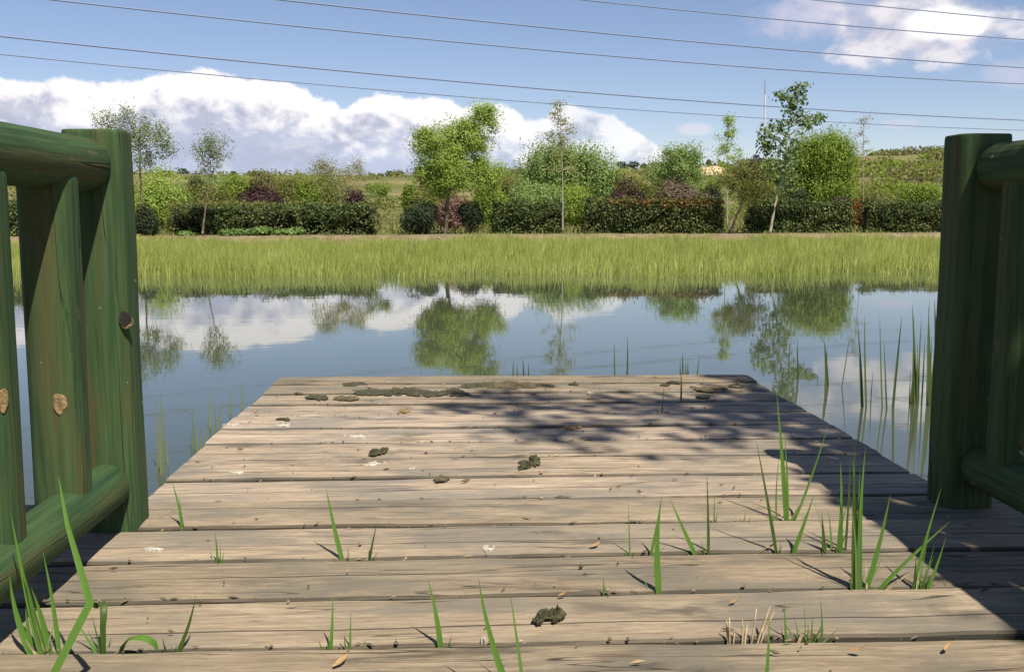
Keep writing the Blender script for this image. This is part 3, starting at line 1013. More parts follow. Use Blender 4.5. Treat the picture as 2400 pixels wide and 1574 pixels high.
single((1595, 931), [(0, (1595, 860), 6, 0.0, 0)], 'slim blade at the far end of the deck', 'stem_reed')
single((1551, 965), [(0, (1557, 900), 4, 0.0, 0)], 'hair thin dark blade at the far end of the deck', 'blade_dark')
# dry stubs
b0 = snap(1740, 1487)
e = empty('dry_stub', b0, 'cluster of dry pale stalk stubs in a gap at the front right', 'plant', GRP)
for dx, tip, wp in ((-38, (1703, 1452), 7), (-30, (1710, 1447), 6), (-2, (1740, 1450), 7), (10, (1752, 1462), 8), (20, (1773, 1425), 5), (30, (1806, 1420), 9), (34, (1815, 1432), 7), (-20, (1722, 1470), 6), (40, (1790, 1466), 10)):
    mb = MB()
    p = b0 + Vector((dx * b0.y / FPX, rnd.uniform(-.004, .004), 0))
    q = at(tip[0], tip[1], b0.y + rnd.uniform(-.01, .02))
    mb.tube(path3(p, q, (rnd.uniform(-.003, .003), 0, 0), 5), [wp * b0.y / FPX * 0.4] * 4 + [0.0006], 5)
    mb.build('stalk', M['dry_stalk'], e, True)


# ------------------------------------------------------------------ litter on the deck
def lump(name, spots, mat, label, cat, flat=0.5, group=None, nmul=1):
    """crumbly clod resting on the boards: a thin smear with many small ragged crumbs on it; spots = (px,py,rx_px,height_m)"""
    c0 = gnd(spots[0][0], spots[0][1])
    bm = bmesh.new()
    for (px, py, rpx, hgt) in spots:
        c = gnd(px, py)
        rad = rpx * c.y / FPX
        nn = 16 * nmul
        for j in range(nn):
            g = bmesh.ops.create_icosphere(bm, subdivisions=2 if j < 3 else 1, radius=1.0)
            if j < 3:
                ox, oy, s, hz = rnd.gauss(0, .22), rnd.gauss(0, .18), rnd.uniform(.55, .8), hgt * (0.18 + 0.1 * j)
            else:
                rr_ = rnd.random() ** 0.6
                an = rnd.uniform(0, 6.28)
                ox, oy, s, hz = math.cos(an) * rr_ * .95, math.sin(an) * rr_ * .8, rnd.uniform(.10, .28), hgt * (0.5 if 'moss' in name else 1) * rnd.uniform(.25, .75) * (1.1 - .6 * rr_)
            ph, ph2 = rnd.uniform(0, 9), rnd.uniform(0, 9)
            for v in g['verts']:
                q = v.co
                wv = 1 + 0.25 * math.sin(q.x * 4 + ph) * math.cos(q.y * 5 + ph2) + 0.18 * math.sin(q.z * 7 + q.x * 9 + ph2) + rnd.uniform(-.10, .10)
                v.co = Vector((c.x - c0.x + rad * (ox + q.x * s * wv), c.y - c0.y + rad * (oy * 1.7 + q.y * s * 1.2 * wv), max(-0.004, hz * (0.2 + q.z * 0.8 * wv))))
    me = bpy.data.meshes.new(name)
    bm.to_mesh(me)
    bm.free()
    o = link(name, me, M[mat], None, (c0.x, c0.y, 0.004))
    return tag(o, label, cat, group)


GD = 'dark droppings on the deck'
lump('dropping', [(1288, 1452, 30, 0.022), (1305, 1446, 20, 0.026), (1262, 1460, 16, 0.012)], 'muck', 'dark lumpy dropping nearest the camera at the front centre', 'dropping', group=GD)
lump('dropping', [(1245, 1090, 24, 0.026), (1228, 1100, 16, 0.016), (1252, 1080, 14, 0.028)], 'muck', 'dark knobbly dropping in mid deck right of the other', 'dropping', group=GD)
lump('dropping', [(886, 1062, 20, 0.018), (902, 1056, 10, 0.016), (872, 1068, 12, 0.012)], 'muck', 'dark small dropping in mid deck left of the other', 'dropping', group=GD)
lump('dropping', [(672, 986, 9, 0.016), (658, 984, 8, 0.008)], 'muck', 'smallest dark dropping beside a pale one near the left deck edge', 'dropping', group=GD)
lump('dropping', [(1345, 903, 12, 0.018)], 'muck', 'round dark dropping at the right end of the moss strip', 'dropping', group=GD)
GM = 'strips of dark moss along the far end of the deck'
lump('moss_strip', [(830, 903, 30, 0.010), (860, 920, 36, 0.012), (900, 922, 34, 0.012), (945, 918, 40, 0.016), (985, 922, 30, 0.012), (1010, 926, 22, 0.006)],
     'muck', 'dark green moss strip on the left half of the far deck end', 'moss', nmul=2, group=GM)
lump('moss_strip', [(1030, 924, 26, 0.008), (1065, 920, 34, 0.010), (1100, 908, 24, 0.016), (1125, 905, 26, 0.014), (1085, 926, 20, 0.008)],
     'muck', 'dark bumpy moss strip in the middle of the far deck end', 'moss', nmul=2, group=GM)
lump('moss_strip', [(1160, 904, 36, 0.012), (1200, 903, 36, 0.012), (1240, 905, 30, 0.010), (1275, 905, 22, 0.006)],
     'muck_brown', 'brown moss strip left of the round dark dropping', 'moss', nmul=2, group=GM)
lump('moss_strip', [(820, 936, 24, 0.007), (800, 935, 18, 0.005)], 'muck_brown', 'thin brown moss strip in front of the dark green one', 'moss', nmul=2, group=GM)
lump('moss_clump', [(740, 934, 26, 0.010), (725, 932, 14, 0.008), (757, 936, 14, 0.007)], 'muck', 'dark moss clump near the far left corner of the deck', 'moss', group='moss clumps on the far deck')
lump('moss_clump', [(697, 923, 7, 0.008), (705, 924, 7, 0.006)], 'muck_brown', 'tiny brown moss crumb nearest the far left corner', 'moss', group='moss clumps on the far deck')
lump('moss_clump', [(1580, 898, 18, 0.012), (1560, 904, 12, 0.010)], 'muck', 'dark moss clump behind the slim blade at the far end', 'moss', group='moss clumps on the far deck')
lump('moss_clump', [(1640, 912, 26, 0.006), (1690, 910, 24, 0.008), (1725, 907, 22, 0.014), (1665, 918, 20, 0.006)], 'muck_brown', 'brown moss streak near the far right corner of the deck', 'moss', group='moss clumps on the far deck')
lump('moss_clump', [(1643, 932, 14, 0.012), (1655, 933, 9, 0.010)], 'muck', 'small round moss clump in front of the right moss streak', 'moss', group='moss clumps on the far deck')
lump('moss_clump', [(1035, 1124, 22, 0.004), (1045, 1122, 10, 0.006)], 'muck_brown', 'flat greenish moss smear in a mid deck gap', 'moss', group='moss clumps on the far deck')


def splat(px, py, rx, ry, label, mat='whitewash', seed=0):
    c = gnd(px, py)
    r = random.Random(seed + int(px))
    mb = MB()
    blobs = [(0, 0, 1.0)] + [(r.uniform(-1.5, 1.5), r.uniform(-1.2, 1.2), r.uniform(0.15, 0.4)) for _ in range(4)]
    for bi, (ox, oy, s) in enumerate(blobs):
        base = len(mb.v)
        N = 16
        ph = [r.uniform(0, 6.28) for _ in range(3)]
        RX = rx * 0.85 * c.y / FPX * s
        RY = ry * 0.7 * c.y / FPX * s * (c.y / CAMZ)
        z = 0.0036 + 0.0004 * bi
        cc = Vector((c.x + ox * rx * c.y / FPX, c.y + oy * ry * c.y / FPX * c.y / CAMZ, 0))
        for lay, sc, zz in ((0, 1, -0.004), (1, 1, z), (2, 0.7, z + 0.0012)):
            for k in range(N):
                an = 2 * PI * k / N
                w_ = 1 + 0.3 * math.sin(2 * an + ph[0]) + 0.2 * math.sin(3 * an + ph[1]) + 0.12 * math.sin(7 * an + ph[2])
                mb.v.append(cc + Vector((math.cos(an) * RX * w_ * sc, math.sin(an) * RY * w_ * sc, zz)))
        for l in range(2):
            for k in range(N):
                mb.f.append((base + l * N + k, base + l * N + (k + 1) % N, base + (l + 1) * N + (k + 1) % N, base + (l + 1) * N + k))
        mb.f.append(tuple(base + 2 * N + k for k in range(N)))
    o = mb.build('bird_dropping', M[mat], None, False, (c.x, c.y, 0))
    return tag(o, label, 'dropping', 'white bird droppings on the deck')


splat(870, 1090, 22, 4.5, 'white bird dropping just below the small dark one in mid deck')
splat(352, 1288, 19, 4, 'white bird dropping by the left railing shadow')
splat(556, 1108, 16, 4, 'pale bird dropping near the left deck edge beyond the railing')
splat(830, 1024, 20, 3, 'faint streaky bird dropping in the far left half of the deck')
splat(657, 998, 16, 3, 'cream bird dropping under the smallest dark dropping')
splat(1141, 1287, 15, 6, 'round cream bird dropping at the deck centre')
splat(965, 1100, 7, 3, 'small white fleck right of the mid deck droppings')
splat(545, 997, 14, 2.5, 'pale bird dropping on the far left edge of the deck')
splat(1382, 922, 8, 2.5, 'white fleck near the far end beyond the round dark dropping')
splat(1135, 1500, 5, 4, 'tiny white speck in the front gap at the centre')
splat(950, 965, 11, 3, 'yellowish fleck behind the mid deck droppings', 'raw_knot')
splat(1338, 1004, 15, 3, 'yellowish fleck in the dappled shade', 'raw_knot')


def dry_leaf(px, py, Lpx, ang, label):
    c = gnd(px, py)
    L = Lpx * c.y / FPX
    d = Vector((math.cos(ang), math.sin(ang) * 1.2, 0)) * (L / 2)
    pts = [c - d + Vector((0, 0, 0.006)), c - d * 0.4 + Vector((0, 0, 0.008)), c + d * 0.3 + Vector((0, 0, 0.011)), c + d + Vector((0, 0, 0.018))]
    o = MB().blade(pts, L * 0.42, Vector((-math.sin(ang), math.cos(ang), 0.1)), -0.4, lambda t_: 0.25 + 1.4 * t_ * (1 - t_) * 2 - 0.5 * t_ ** 4).build('dry_leaf', M['dry_leaf'], None, True, c)
    return tag(o, label, 'leaf', 'dry leaves on the deck')


dry_leaf(1396, 1286, 34, 0.3, 'orange brown dry leaf curled at the deck centre right')
dry_leaf(2012, 1534, 38, -0.4, 'golden dry leaf at the bottom right')
dry_leaf(2222, 1526, 34, 0.5, 'pale dry leaf further right at the bottom')
dry_leaf(1722, 1418, 26, 0.1, 'tan dry leaf behind the dry stubs')
dry_leaf(800, 1560, 48, 0.8, 'crumpled tan dry leaf at the bottom left centre')
dry_leaf(1805, 1290, 26, 0.0, 'yellow dry leaf flake at the foot of the long dark blade')
dry_leaf(1320, 1402, 26, 0.1, 'reddish dry leaf flake left of the tiny sprout')


def deck_litter():
    """crumbs of soil, chaff and bits of straw lying on the boards and caught in the gaps"""
    V, Fq = [], []
    for i in range(800):
        if i < 550:
            k = rnd.randrange(0, 13)
            y = GAP0 + PITCH * k + rnd.gauss(0, .006)
            z = rnd.uniform(-.006, .002)
        else:
            y = rnd.uniform(1.2, 3.95)
            z = 0.0035
        x = rnd.uniform(XL + .03, XR - .03)
        s = rnd.uniform(.0008, .0032) * (1.6 if rnd.random() < .1 else 1)
        L = s * rnd.choice((1, 1.3, 2.2, 4.5))
        an = rnd.gauss(0, .5)
        d = Vector((math.cos(an), math.sin(an), rnd.uniform(-.1, .25)))
        p = Vector((-math.sin(an), math.cos(an), 0))
        c = Vector((x, y, z + s * .5))
        q = len(V)
        V += [c - d * L, c + p * s * .8, c + d * L, c - p * s * .8, c + Vector((0, 0, s * 1.3)), c - Vector((0, 0, s))]
        for a_, b_ in ((0, 1), (1, 2), (2, 3), (3, 0)):
            Fq += [(q + a_, q + b_, q + 4), (q + b_, q + a_, q + 5)]
    me = bpy.data.meshes.new('litter')
    me.from_pydata([tuple(v) for v in V], [], Fq)
    o = stuff(link('litter', me, M['chaff']))
    tag(o, 'crumbs of soil and straw scattered over the deck boards', 'litter')


M['chaff'] = leaf_mat('chaff', [(0.0, (0.055, 0.045, 0.03)), (0.55, (0.14, 0.11, 0.07)), (0.85, (0.30, 0.22, 0.12)), (1.0, (0.50, 0.40, 0.24))], 0.0)
deck_litter()


# ------------------------------------------------------------------ reeds standing in the near water
def reed_clump(base, stems, label, mat='stem_reed'):
    b = gnd(base[0], base[1], WZ)
    b.z = WZ - 0.3
    e = empty('reed_clump', b, label, 'reeds', 'reeds standing in the near water')
    for (dx, tip, wpx, lean) in stems:
        p = b + Vector((dx * b.y / FPX, rnd.uniform(-.12, .12), 0))
        q = at(tip[0], tip[1], p.y + lean)
        mb = MB()
        mb.blade(path3(p, q, (rnd.uniform(-.012, .012), 0, 0), 12), wpx * b.y / FPX, Vector((1, rnd.uniform(-.6, .6), 0)), 0.4, lambda t_: (0.6 + 0.4 * min(1, 3 * t_)) * (1 - t_ ** 3.5) + 0.05)
        mb.build('stem', M[mat], e, True)
    return e


reed_clump((2160, 945), [(-20, (2138, 712), 8, .05), (-14, (2142, 735), 8, 0), (-4, (2150, 800), 6, 0), (4, (2168, 780), 7, 0), (10, (2178, 700), 8, .05), (12, (2176, 715), 6, 0), (18, (2190, 700), 8, 0),
                         (24, (2194, 745), 7, 0), (0, (2160, 740), 5, .1), (-8, (2147, 830), 6, 0), (7, (2172, 870), 6, 0), (-24, (2134, 865), 4, 0), (30, (2200, 715), 7, 0), (15, (2183, 790), 6, 0)],
           'densest reed clump right beside the dark right post')
reed_clump((2080, 953), [(-4, (2062, 735), 6, 0), (6, (2114, 739), 6, 0), (0, (2072, 800), 4, 0)], 'two tall reeds spread in a V left of the densest clump')
reed_clump((2030, 949), [(-8, (2008, 740), 5, 0), (0, (2026, 735), 6, 0), (10, (2046, 869), 5, 0), (-4, (2014, 790), 4, 0)], 'thin tall reed trio in front of the pale sapling reflection')
reed_clump((1938, 900), [(-2, (1932, 797), 9, 0), (4, (1939, 815), 8, 0), (8, (1994, 770), 4, 0), (-20, (1917, 875), 3, 0)], 'thick dark reed pair with one arching stem')
reed_clump((1858, 885), [(-4, (1852, 800), 6, 0), (8, (1868, 791), 5, 0), (0, (1860, 830), 4, 0)], 'reed pair in front of the round bush reflection')
reed_clump((1453, 905), [(0, (1440, 800), 6, 0), (14, (1471, 786), 5, 0)], 'two short reeds behind the far deck edge')
reed_clump((1608, 905), [(-6, (1594, 838), 6, 0), (-2, (1600, 824), 6, 0), (4, (1612, 845), 6, 0), (10, (1640, 830), 5, 0), (0, (1606, 850), 7, 0)], 'little fan of reeds at the far right of the deck end')
reed_clump((1220, 905), [(-8, (1203, 842), 6, 0), (-2, (1212, 850), 6, 0), (4, (1225, 838), 7, 0), (10, (1238, 850), 6, 0)], 'small reed sprig at the middle of the far deck end')
reed_clump((375, 1100), [(-10, (366, 930), 7, 0), (4, (376, 920), 7, 0), (10, (388, 1010), 5, 0), (-2, (372, 1040), 6, 0), (14, (384, 960), 4, 0)], 'pale thin reeds next to the left railing post', 'stem_pale')
reed_clump((462, 1062), [(-8, (450, 948), 7, 0), (0, (462, 990), 6, 0), (8, (474, 985), 8, 0), (16, (488, 975), 6, 0), (-12, (446, 1010), 5, 0)], 'pale short reeds at the left deck edge', 'stem_pale')
reed_clump((500, 1010), [(-10, (489, 915), 6, 0), (0, (503, 950), 7, 0), (12, (520, 935), 6, 0)], 'pale reeds further along the left deck edge', 'stem_pale')
reed_clump((548, 968), [(-6, (540, 902), 5, 0), (6, (566, 892), 5, 0)], 'last pale reed pair near the far left corner', 'stem_pale')


# ------------------------------------------------------------------ far reed bed (one uncountable mass)
def blades_np(base, tipoff, width):
    """many tapered two-segment blades: base (n,3), tipoff (n,3), width (n,)"""
    n = len(base)
    ang = rng.uniform(0, PI, n)
    sd = np.stack([np.cos(ang), np.sin(ang) * 0.6, np.zeros(n)], -1) * width[:, None] * 0.5
    mid = base + tipoff * np.array([0.38, 0.38, 0.58])
    tip = base + tipoff
    V = np.empty((n, 6, 3))
    V[:, 0] = base - sd
    V[:, 1] = base + sd
    V[:, 2] = mid + sd * 0.85
    V[:, 3] = mid - sd * 0.85
    V[:, 4] = tip + sd * 0.12
    V[:, 5] = tip - sd * 0.12
    i = np.arange(n)[:, None] * 6
    Fq = np.concatenate([i + np.array([[0, 1, 2, 3]]), i + np.array([[3, 2, 4, 5]])], 1).reshape(-1, 4)
    return V.reshape(-1, 3), Fq


def fbm2(x, y, s):
    return (np.sin(x * s + 1.1 * np.sin(y * s * 0.7)) + np.sin(y * s * 1.3 + 2 + 1.3 * np.sin(x * s * 0.6)) + 0.6 * np.sin(x * s * 2.7 - y * s * 2.1)) / 2.6


def reed_bed():
    n = 150000
    x = rng.uniform(-26, 26, n)
    t_ = rng.uniform(0, 1, n) ** 0.8
    yb = bank_y(x) - 0.35 + 0.5 * fbm2(x, x * 0.4, 1.2)
    y0 = 17.4 + 0.02 * x + 0.9 * fbm2(x, x * 0.3, 0.9) + 0.5 * fbm2(x, x * 0.2, 3.1)
    y = y0 + (yb - y0) * t_
    keep = rng.uniform(0, 1, n) < np.clip(0.25 + 3.0 * (y - y0) / 4.0 + 0.5 * fbm2(x, y, 1.7), 0.05, 1)
    keep &= np.abs(x) < 0.62 * y + 3
    x, y, y0 = x[keep], y[keep], y0[keep]
    m = len(x)
    gz = np.maximum(ground_z(x, y), WZ - 0.35)
    hh = 0.26 + 0.20 * np.clip((y - y0) / 8, 0, 1) + 0.09 * fbm2(x, y, 0.8) + 0.07 * fbm2(x, y, 2.3) + 0.05 * fbm2(x + 9, y, 5.1)
    above = hh * rng.uniform(0.55, 1.12, m)
    onland = np.clip((gz - (WZ + 0.1)) / 0.3, 0, 1)
    above = above * (1 - 0.72 * onland)
    top = np.maximum(WZ, gz) + above
    base = np.stack([x, y, np.maximum(gz, WZ - 0.15) - 0.02], -1)
    lean = rng.normal(0, 0.06, (m, 2))
    off = np.stack([lean[:, 0] + 0.02, lean[:, 1], top - base[:, 2]], -1)
    V, Fq = blades_np(base, off, rng.uniform(0.010, 0.024, m))
    o = stuff(link('reed_bed', np_mesh('reed_bed', V, Fq), M['reed']))
    tag(o, 'yellow green reed bed filling the shallows along the far bank', 'reeds')


reed_bed()


def bank_grass():
    n = 60000
    x = rng.uniform(-45, 55, n)
    y = bank_y(x) + rng.uniform(0, 1, n) ** 1.6 * 45
    path = (y > bank_y(x) - 0.6) & (y < bank_y(x) + 1.5)
    keep = (~path | (rng.uniform(0, 1, n) < 0.22 + 0.35 * fbm2(x, y, 1.1))) & (np.abs(x) < 0.6 * y + 2)
    x, y = x[keep], y[keep]
    m = len(x)
    base = np.stack([x, y, ground_z(x, y) - 0.02], -1)
    hgt = rng.uniform(0.10, 0.34, m) * (0.75 + 0.4 * fbm2(x, y, 0.5))
    hgt = np.where(y < bank_y(x) + 2.3, hgt * 0.35, hgt)
    off = np.stack([rng.normal(0, 0.07, m), rng.normal(0, 0.07, m), hgt], -1)
    V, Fq = blades_np(base, off, rng.uniform(0.02, 0.05, m) * (y / 32))
    o = stuff(link('grass', np_mesh('grass', V, Fq), M['grass_far']))
    tag(o, 'rough yellow green meadow grass behind the far bank', 'grass')


bank_grass()


# ------------------------------------------------------------------ trees and shrubs
def gz1(x, y):
    return float(ground_z(x, y))


def crown_points(blobs, Y, depth=0.9):
    """clump centres from ellipsoids given as (px, py, rx, ry, clumps); returns list of Vectors with clump radius scale"""
    pts = []
    for (px, py, rx, ry, n) in blobs:
        c = at(px, py, Y)
        a, b = rx * Y / FPX, ry * Y / FPX
        for _ in range(n):
            d = Vector((rnd.gauss(0, 1), rnd.gauss(0, 1), rnd.gauss(0, 1))).normalized()
            r = rnd.uniform(0.15, 1) ** 0.45
            pts.append(c + Vector((d.x * a * r, d.y * a * r * depth, d.z * b * r)))
    return pts


def make_tree(name, Y, base, trunk, r0, blobs, per, clr, leaf, mat, label, cat='tree', group=None, bark='bark', limbs=16, style='clump', strand=0.9, lim_r=0.010, aspect=2.2):
    """trunk: list of (px,py) up the stem; blobs: crown ellipsoids; per: leaves per clump; clr: clump radius (m); leaf: leaf length (m)"""
    b = at(base[0], base[1], Y)
    b.z = gz1(b.x, b.y) - 0.03
    e = empty(name, b, label, cat, group)
    mb = MB()
    tp = [b] + [at(p[0], p[1], Y + rnd.uniform(-.05, .05)) for p in trunk]
    fine_ = []
    for i in range(len(tp) - 1):
        for s in range(4):
            fine_.append(tp[i].lerp(tp[i + 1], s / 4) + Vector((rnd.gauss(0, r0 * 0.12), rnd.gauss(0, r0 * 0.12), 0)))
    fine_.append(tp[-1])
    n = len(fine_)
    mb.tube(fine_, [r0 * (1.25 if i == 0 else 1 - 0.8 * i / (n - 1)) for i in range(n)], 8)
    cl = crown_points(blobs, Y)
    pick = cl if len(cl) <= limbs else rnd.sample(cl, limbs)
    for c in pick:
        # limb leaves the trunk below the clump it carries
        cand = [p for p in fine_[n // 3:] if p.z < c.z + 0.1] or [fine_[n // 2]]
        s = min(cand, key=lambda p: (p - c).length + 0.6 * abs(p.z - (c.z - 0.5 * abs(c.x - p.x))))
        midp = s.lerp(c, 0.5) + Vector((rnd.gauss(0, .05), rnd.gauss(0, .05), 0.12 * (c - s).length))
        L = (c - s).length
        mb.tube([s, s.lerp(midp, .6), midp, midp.lerp(c, .6), c], [lim_r + 0.010 * L, lim_r + .006 * L, lim_r + .003 * L, lim_r * .7, lim_r * .4], 5, False)
    mb.build('trunk', M[bark], e, True)
    P = []
    CC = []
    for c in cl:
        c = np.array(c)
        k = max(3, int(2.2 * per * rnd.uniform(0.55, 1.35)))
        if style == 'clump':
            P.append(c + rng.normal(size=(k, 3)) * clr * rnd.uniform(0.6, 1.3) * np.array([1, 1, 0.8]))
            CC.append(c)
        elif style == 'weep':
            m = max(2, k // 9)
            for _ in range(m):
                s = c + rng.normal(size=3) * clr
                L = strand * rnd.uniform(0.5, 1.2)
                u = np.linspace(0, 1, 9)[:, None]
                out_ = rng.normal(size=3) * np.array([.25, .25, 0])
                P.append(s + out_ * np.sqrt(u) - np.array([0, 0, L]) * u ** 1.3 + rng.normal(size=(9, 3)) * 0.05)
                CC.append(c - np.array([0, 0, L * .5]))
        elif style == 'spray':
            m = max(2, k // 7)
            for _ in range(m):
                s = c + rng.normal(size=3) * clr * 0.6
                d = np.array([rnd.gauss(0, .35), rnd.gauss(0, .35), rnd.uniform(0.6, 1.2)])
                L = strand * rnd.uniform(0.4, 1.1)
                u = np.linspace(0, 1, 7)[:, None]
                P.append(s + d * L * u + rng.normal(size=(7, 3)) * 0.045)
                CC.append(c)
    H = np.concatenate([p - np.array(c) for p, c in zip(P, CC)])
    P = np.concatenate(P)
    mid_ = P.mean(axis=0)
    H = H / (np.linalg.norm(H, axis=1, keepdims=True) + 1e-6) + 0.8 * (P - mid_) / (np.abs(P - mid_).max() + 1e-6)
    o = leaf_obj('crown', P, leaf * 0.70, M[mat], e, aspect=aspect, hint=H, droop=(0, 0, -1) if style == 'weep' else None)
    return e


def make_shrub(name, Y, px, base_py, rx, ry, n, leaf, mat, label, group=None, cat='shrub', lift=0.0, style='clump', flat=1.0):
    """rounded leafy bush standing on the ground: clumped leaves over an ellipsoid with an uneven skin"""
    tp_ = at(px, base_py - 2 * ry, Y)
    a = rx * Y / FPX
    g = gz1(tp_.x, tp_.y)
    b = max(0.15, (tp_.z - g) * 0.56)
    c = Vector((tp_.x, tp_.y, tp_.z - b))
    n = int(n * 1.25 * max(1.0, b / (ry * Y / FPX)))
    e = empty(name, (c.x, c.y, g), label, cat, group)
    lobes = [(Vector((rnd.uniform(-.55, .55) * a, rnd.uniform(-.5, .5) * a, rnd.uniform(-.35, .5) * b)), rnd.uniform(.4, .68)) for _ in range(11)]
    lobes.append((Vector((0, 0, -b * 0.1)), 0.72))
    P, H = [], []
    n = int(n * 1.6)
    k = n // len(lobes)
    for (o_, s) in lobes:
        d = rng.normal(size=(k, 3))
        d /= np.linalg.norm(d, axis=1, keepdims=True)
        r = rng.uniform(0.35, 1.08, (k, 1)) ** 0.5
        P.append(np.array(c + o_) + d * r * np.array([a * s, a * s * 0.9, b * s]))
        H.append(d + 0.6 * np.array(o_) / max(a, b))
    P = np.concatenate(P)
    H = np.concatenate(H)
    if style == 'weep':
        P[:, 2] -= np.abs(rng.normal(0, 0.25 * b, len(P)))
    ok = P[:, 2] > ground_z(P[:, 0], P[:, 1]) + 0.01
    leaf_obj('foliage', P[ok], leaf * 0.82, M[mat], e, hint=H[ok], droop=(0, 0, -1) if style == 'weep' else None)
    mb = MB()
    root = Vector((c.x, c.y, g - 0.03))
    for q in range(7):
        o_, s = rnd.choice(lobes)
        tip = c + o_
        mb.tube([root + Vector((rnd.gauss(0, .05 * a), rnd.gauss(0, .05 * a), 0)), root.lerp(tip, .5) + Vector((0, 0, .1 * b)), tip], [0.03 * a + .008, 0.02 * a + .006, 0.008 * a + .003], 5, False)
    mb.build('stems', M['bark_dark'], e, True)
    return e


# --- main bright tree
make_tree('round_tree', 32.4, (1043, 548), [(1045, 500), (1052, 455), (1056, 410), (1075, 340), (1110, 280)], 0.085,
          [(1030, 370, 58, 78, 60), (1075, 390, 80, 72, 50), (1000, 340, 30, 40, 16), (1110, 345, 45, 75, 34), (1125, 285, 32, 38, 14), (1140, 262, 24, 20, 7), (1130, 430, 40, 32, 16), (1030, 430, 45, 26, 14), (1150, 300, 16, 26, 4), (1172, 385, 14, 14, 2), (1080, 325, 36, 46, 26), (1070, 300, 24, 22, 9), (1150, 415, 26, 34, 12), (1005, 400, 34, 40, 18), (1055, 360, 70, 60, 30)],
          85, 0.155, 0.085, 'leaf_bright', 'large bright yellow green tree with a round crown left of the centre', group='trees on the far bank', limbs=26)
# --- sapling in front of the willow
make_tree('young_poplar', 32.6, (1319, 540), [(1319, 480), (1318, 400), (1315, 330), (1312, 240)], 0.028,
          [(1308, 262, 15, 28, 13), (1316, 300, 14, 34, 11), (1288, 322, 10, 16, 5), (1336, 308, 8, 22, 5), (1312, 350, 26, 22, 8), (1300, 380, 40, 30, 6), (1335, 385, 30, 30, 5)],
          16, 0.11, 0.085, 'leaf_pale', 'slender poplar sapling with a pale trunk before the willow', group='trees on the far bank', bark='bark_pale', limbs=22, lim_r=.006)
make_tree('willow', 92, (1325, 470), [(1325, 440), (1322, 400), (1320, 360)], 0.30,
          [(1320, 365, 88, 34, 60), (1290, 390, 80, 40, 50), (1360, 385, 72, 44, 50), (1400, 400, 46, 34, 26), (1262, 420, 46, 46, 26), (1330, 420, 100, 30, 40), (1440, 415, 20, 30, 7)],
          90, 0.6, 0.32, 'leaf_willow', 'broad weeping willow mound behind the pale trunked sapling', group='trees beyond the hedge', style='weep', strand=3.4, limbs=30, lim_r=.03)
# --- leaning twin-stem olive tree and tall leaning poplar
make_tree('leaning_tree', 32.2, (1712, 547), [(1722, 515), (1738, 480), (1746, 455), (1752, 430)], 0.055,
          [(1740, 420, 50, 32, 26), (1700, 425, 26, 22, 8), (1775, 430, 34, 28, 12), (1745, 395, 34, 22, 10), (1755, 460, 30, 18, 6)],
          60, 0.14, 0.075, 'leaf_olive', 'small olive brown tree on a dark leaning trunk', group='trees on the far bank', bark='bark_dark', limbs=20, lim_r=.008)
make_tree('tall_poplar', 31.8, (1804, 546), [(1812, 505), (1822, 455), (1838, 380), (1848, 300), (1862, 240)], 0.048,
          [(1866, 215, 10, 22, 8), (1886, 212, 10, 18, 5), (1842, 225, 10, 10, 4), (1822, 228, 8, 6, 2), (1852, 225, 8, 24, 5), (1855, 262, 20, 18, 8), (1878, 246, 9, 12, 3), (1840, 300, 40, 20, 11), (1884, 285, 22, 20, 10), (1920, 276, 14, 9, 6), (1800, 300, 16, 14, 5),
           (1792, 325, 16, 22, 7), (1826, 340, 40, 30, 15), (1806, 375, 22, 30, 10), (1850, 380, 36, 30, 14), (1840, 425, 36, 26, 12), (1905, 290, 10, 12, 3)],
          8, 0.105, 0.15, 'leaf_poplar', 'tall leaning poplar with big dark scattered leaves on the right', group='trees on the far bank', bark='bark_pale', limbs=60, lim_r=.007, aspect=1.5)
make_tree('round_bush_tree', 55, (1925, 490), [(1925, 460), (1925, 400)], 0.12,
          [(1925, 370, 66, 58, 70), (1950, 345, 44, 36, 30), (1890, 355, 44, 40, 30), (1970, 390, 30, 55, 22), (1920, 425, 78, 46, 50), (1975, 440, 26, 30, 10), (1860, 420, 30, 40, 14)],
          95, 0.30, 0.17, 'leaf_green', 'dense bright green round tree behind the tall leaning poplar', group='trees beyond the hedge', style='weep', strand=0.9, limbs=30, lim_r=.02)
make_tree('slim_poplar', 44, (1704, 540), [(1704, 480), (1706, 400), (1706, 330), (1708, 285)], 0.035,
          [(1711, 285, 9, 15, 8), (1712, 310, 11, 16, 10), (1706, 345, 13, 18, 6), (1684, 340, 5, 26, 5), (1714, 380, 24, 20, 10), (1735, 355, 7, 18, 4), (1700, 390, 24, 18, 8)],
          22, 0.13, 0.115, 'leaf_bright', 'slim upright poplar with a narrow leafy tip right of the tan earth bank', group='trees on the far bank', bark='bark_pale', limbs=24, lim_r=.006)
make_tree('slim_poplar', 46, (2026, 540), [(2024, 470), (2024, 400), (2024, 330), (2024, 262)], 0.026,
          [(2024, 285, 16, 22, 10), (2022, 320, 12, 24, 7), (2020, 350, 24, 18, 5), (2002, 345, 8, 18, 2), (2040, 350, 8, 18, 2)],
          12, 0.13, 0.09, 'leaf_pale', 'pale almost bare sapling standing alone left of the right post', group='trees on the far bank', bark='bark_pale', limbs=26, lim_r=.006)
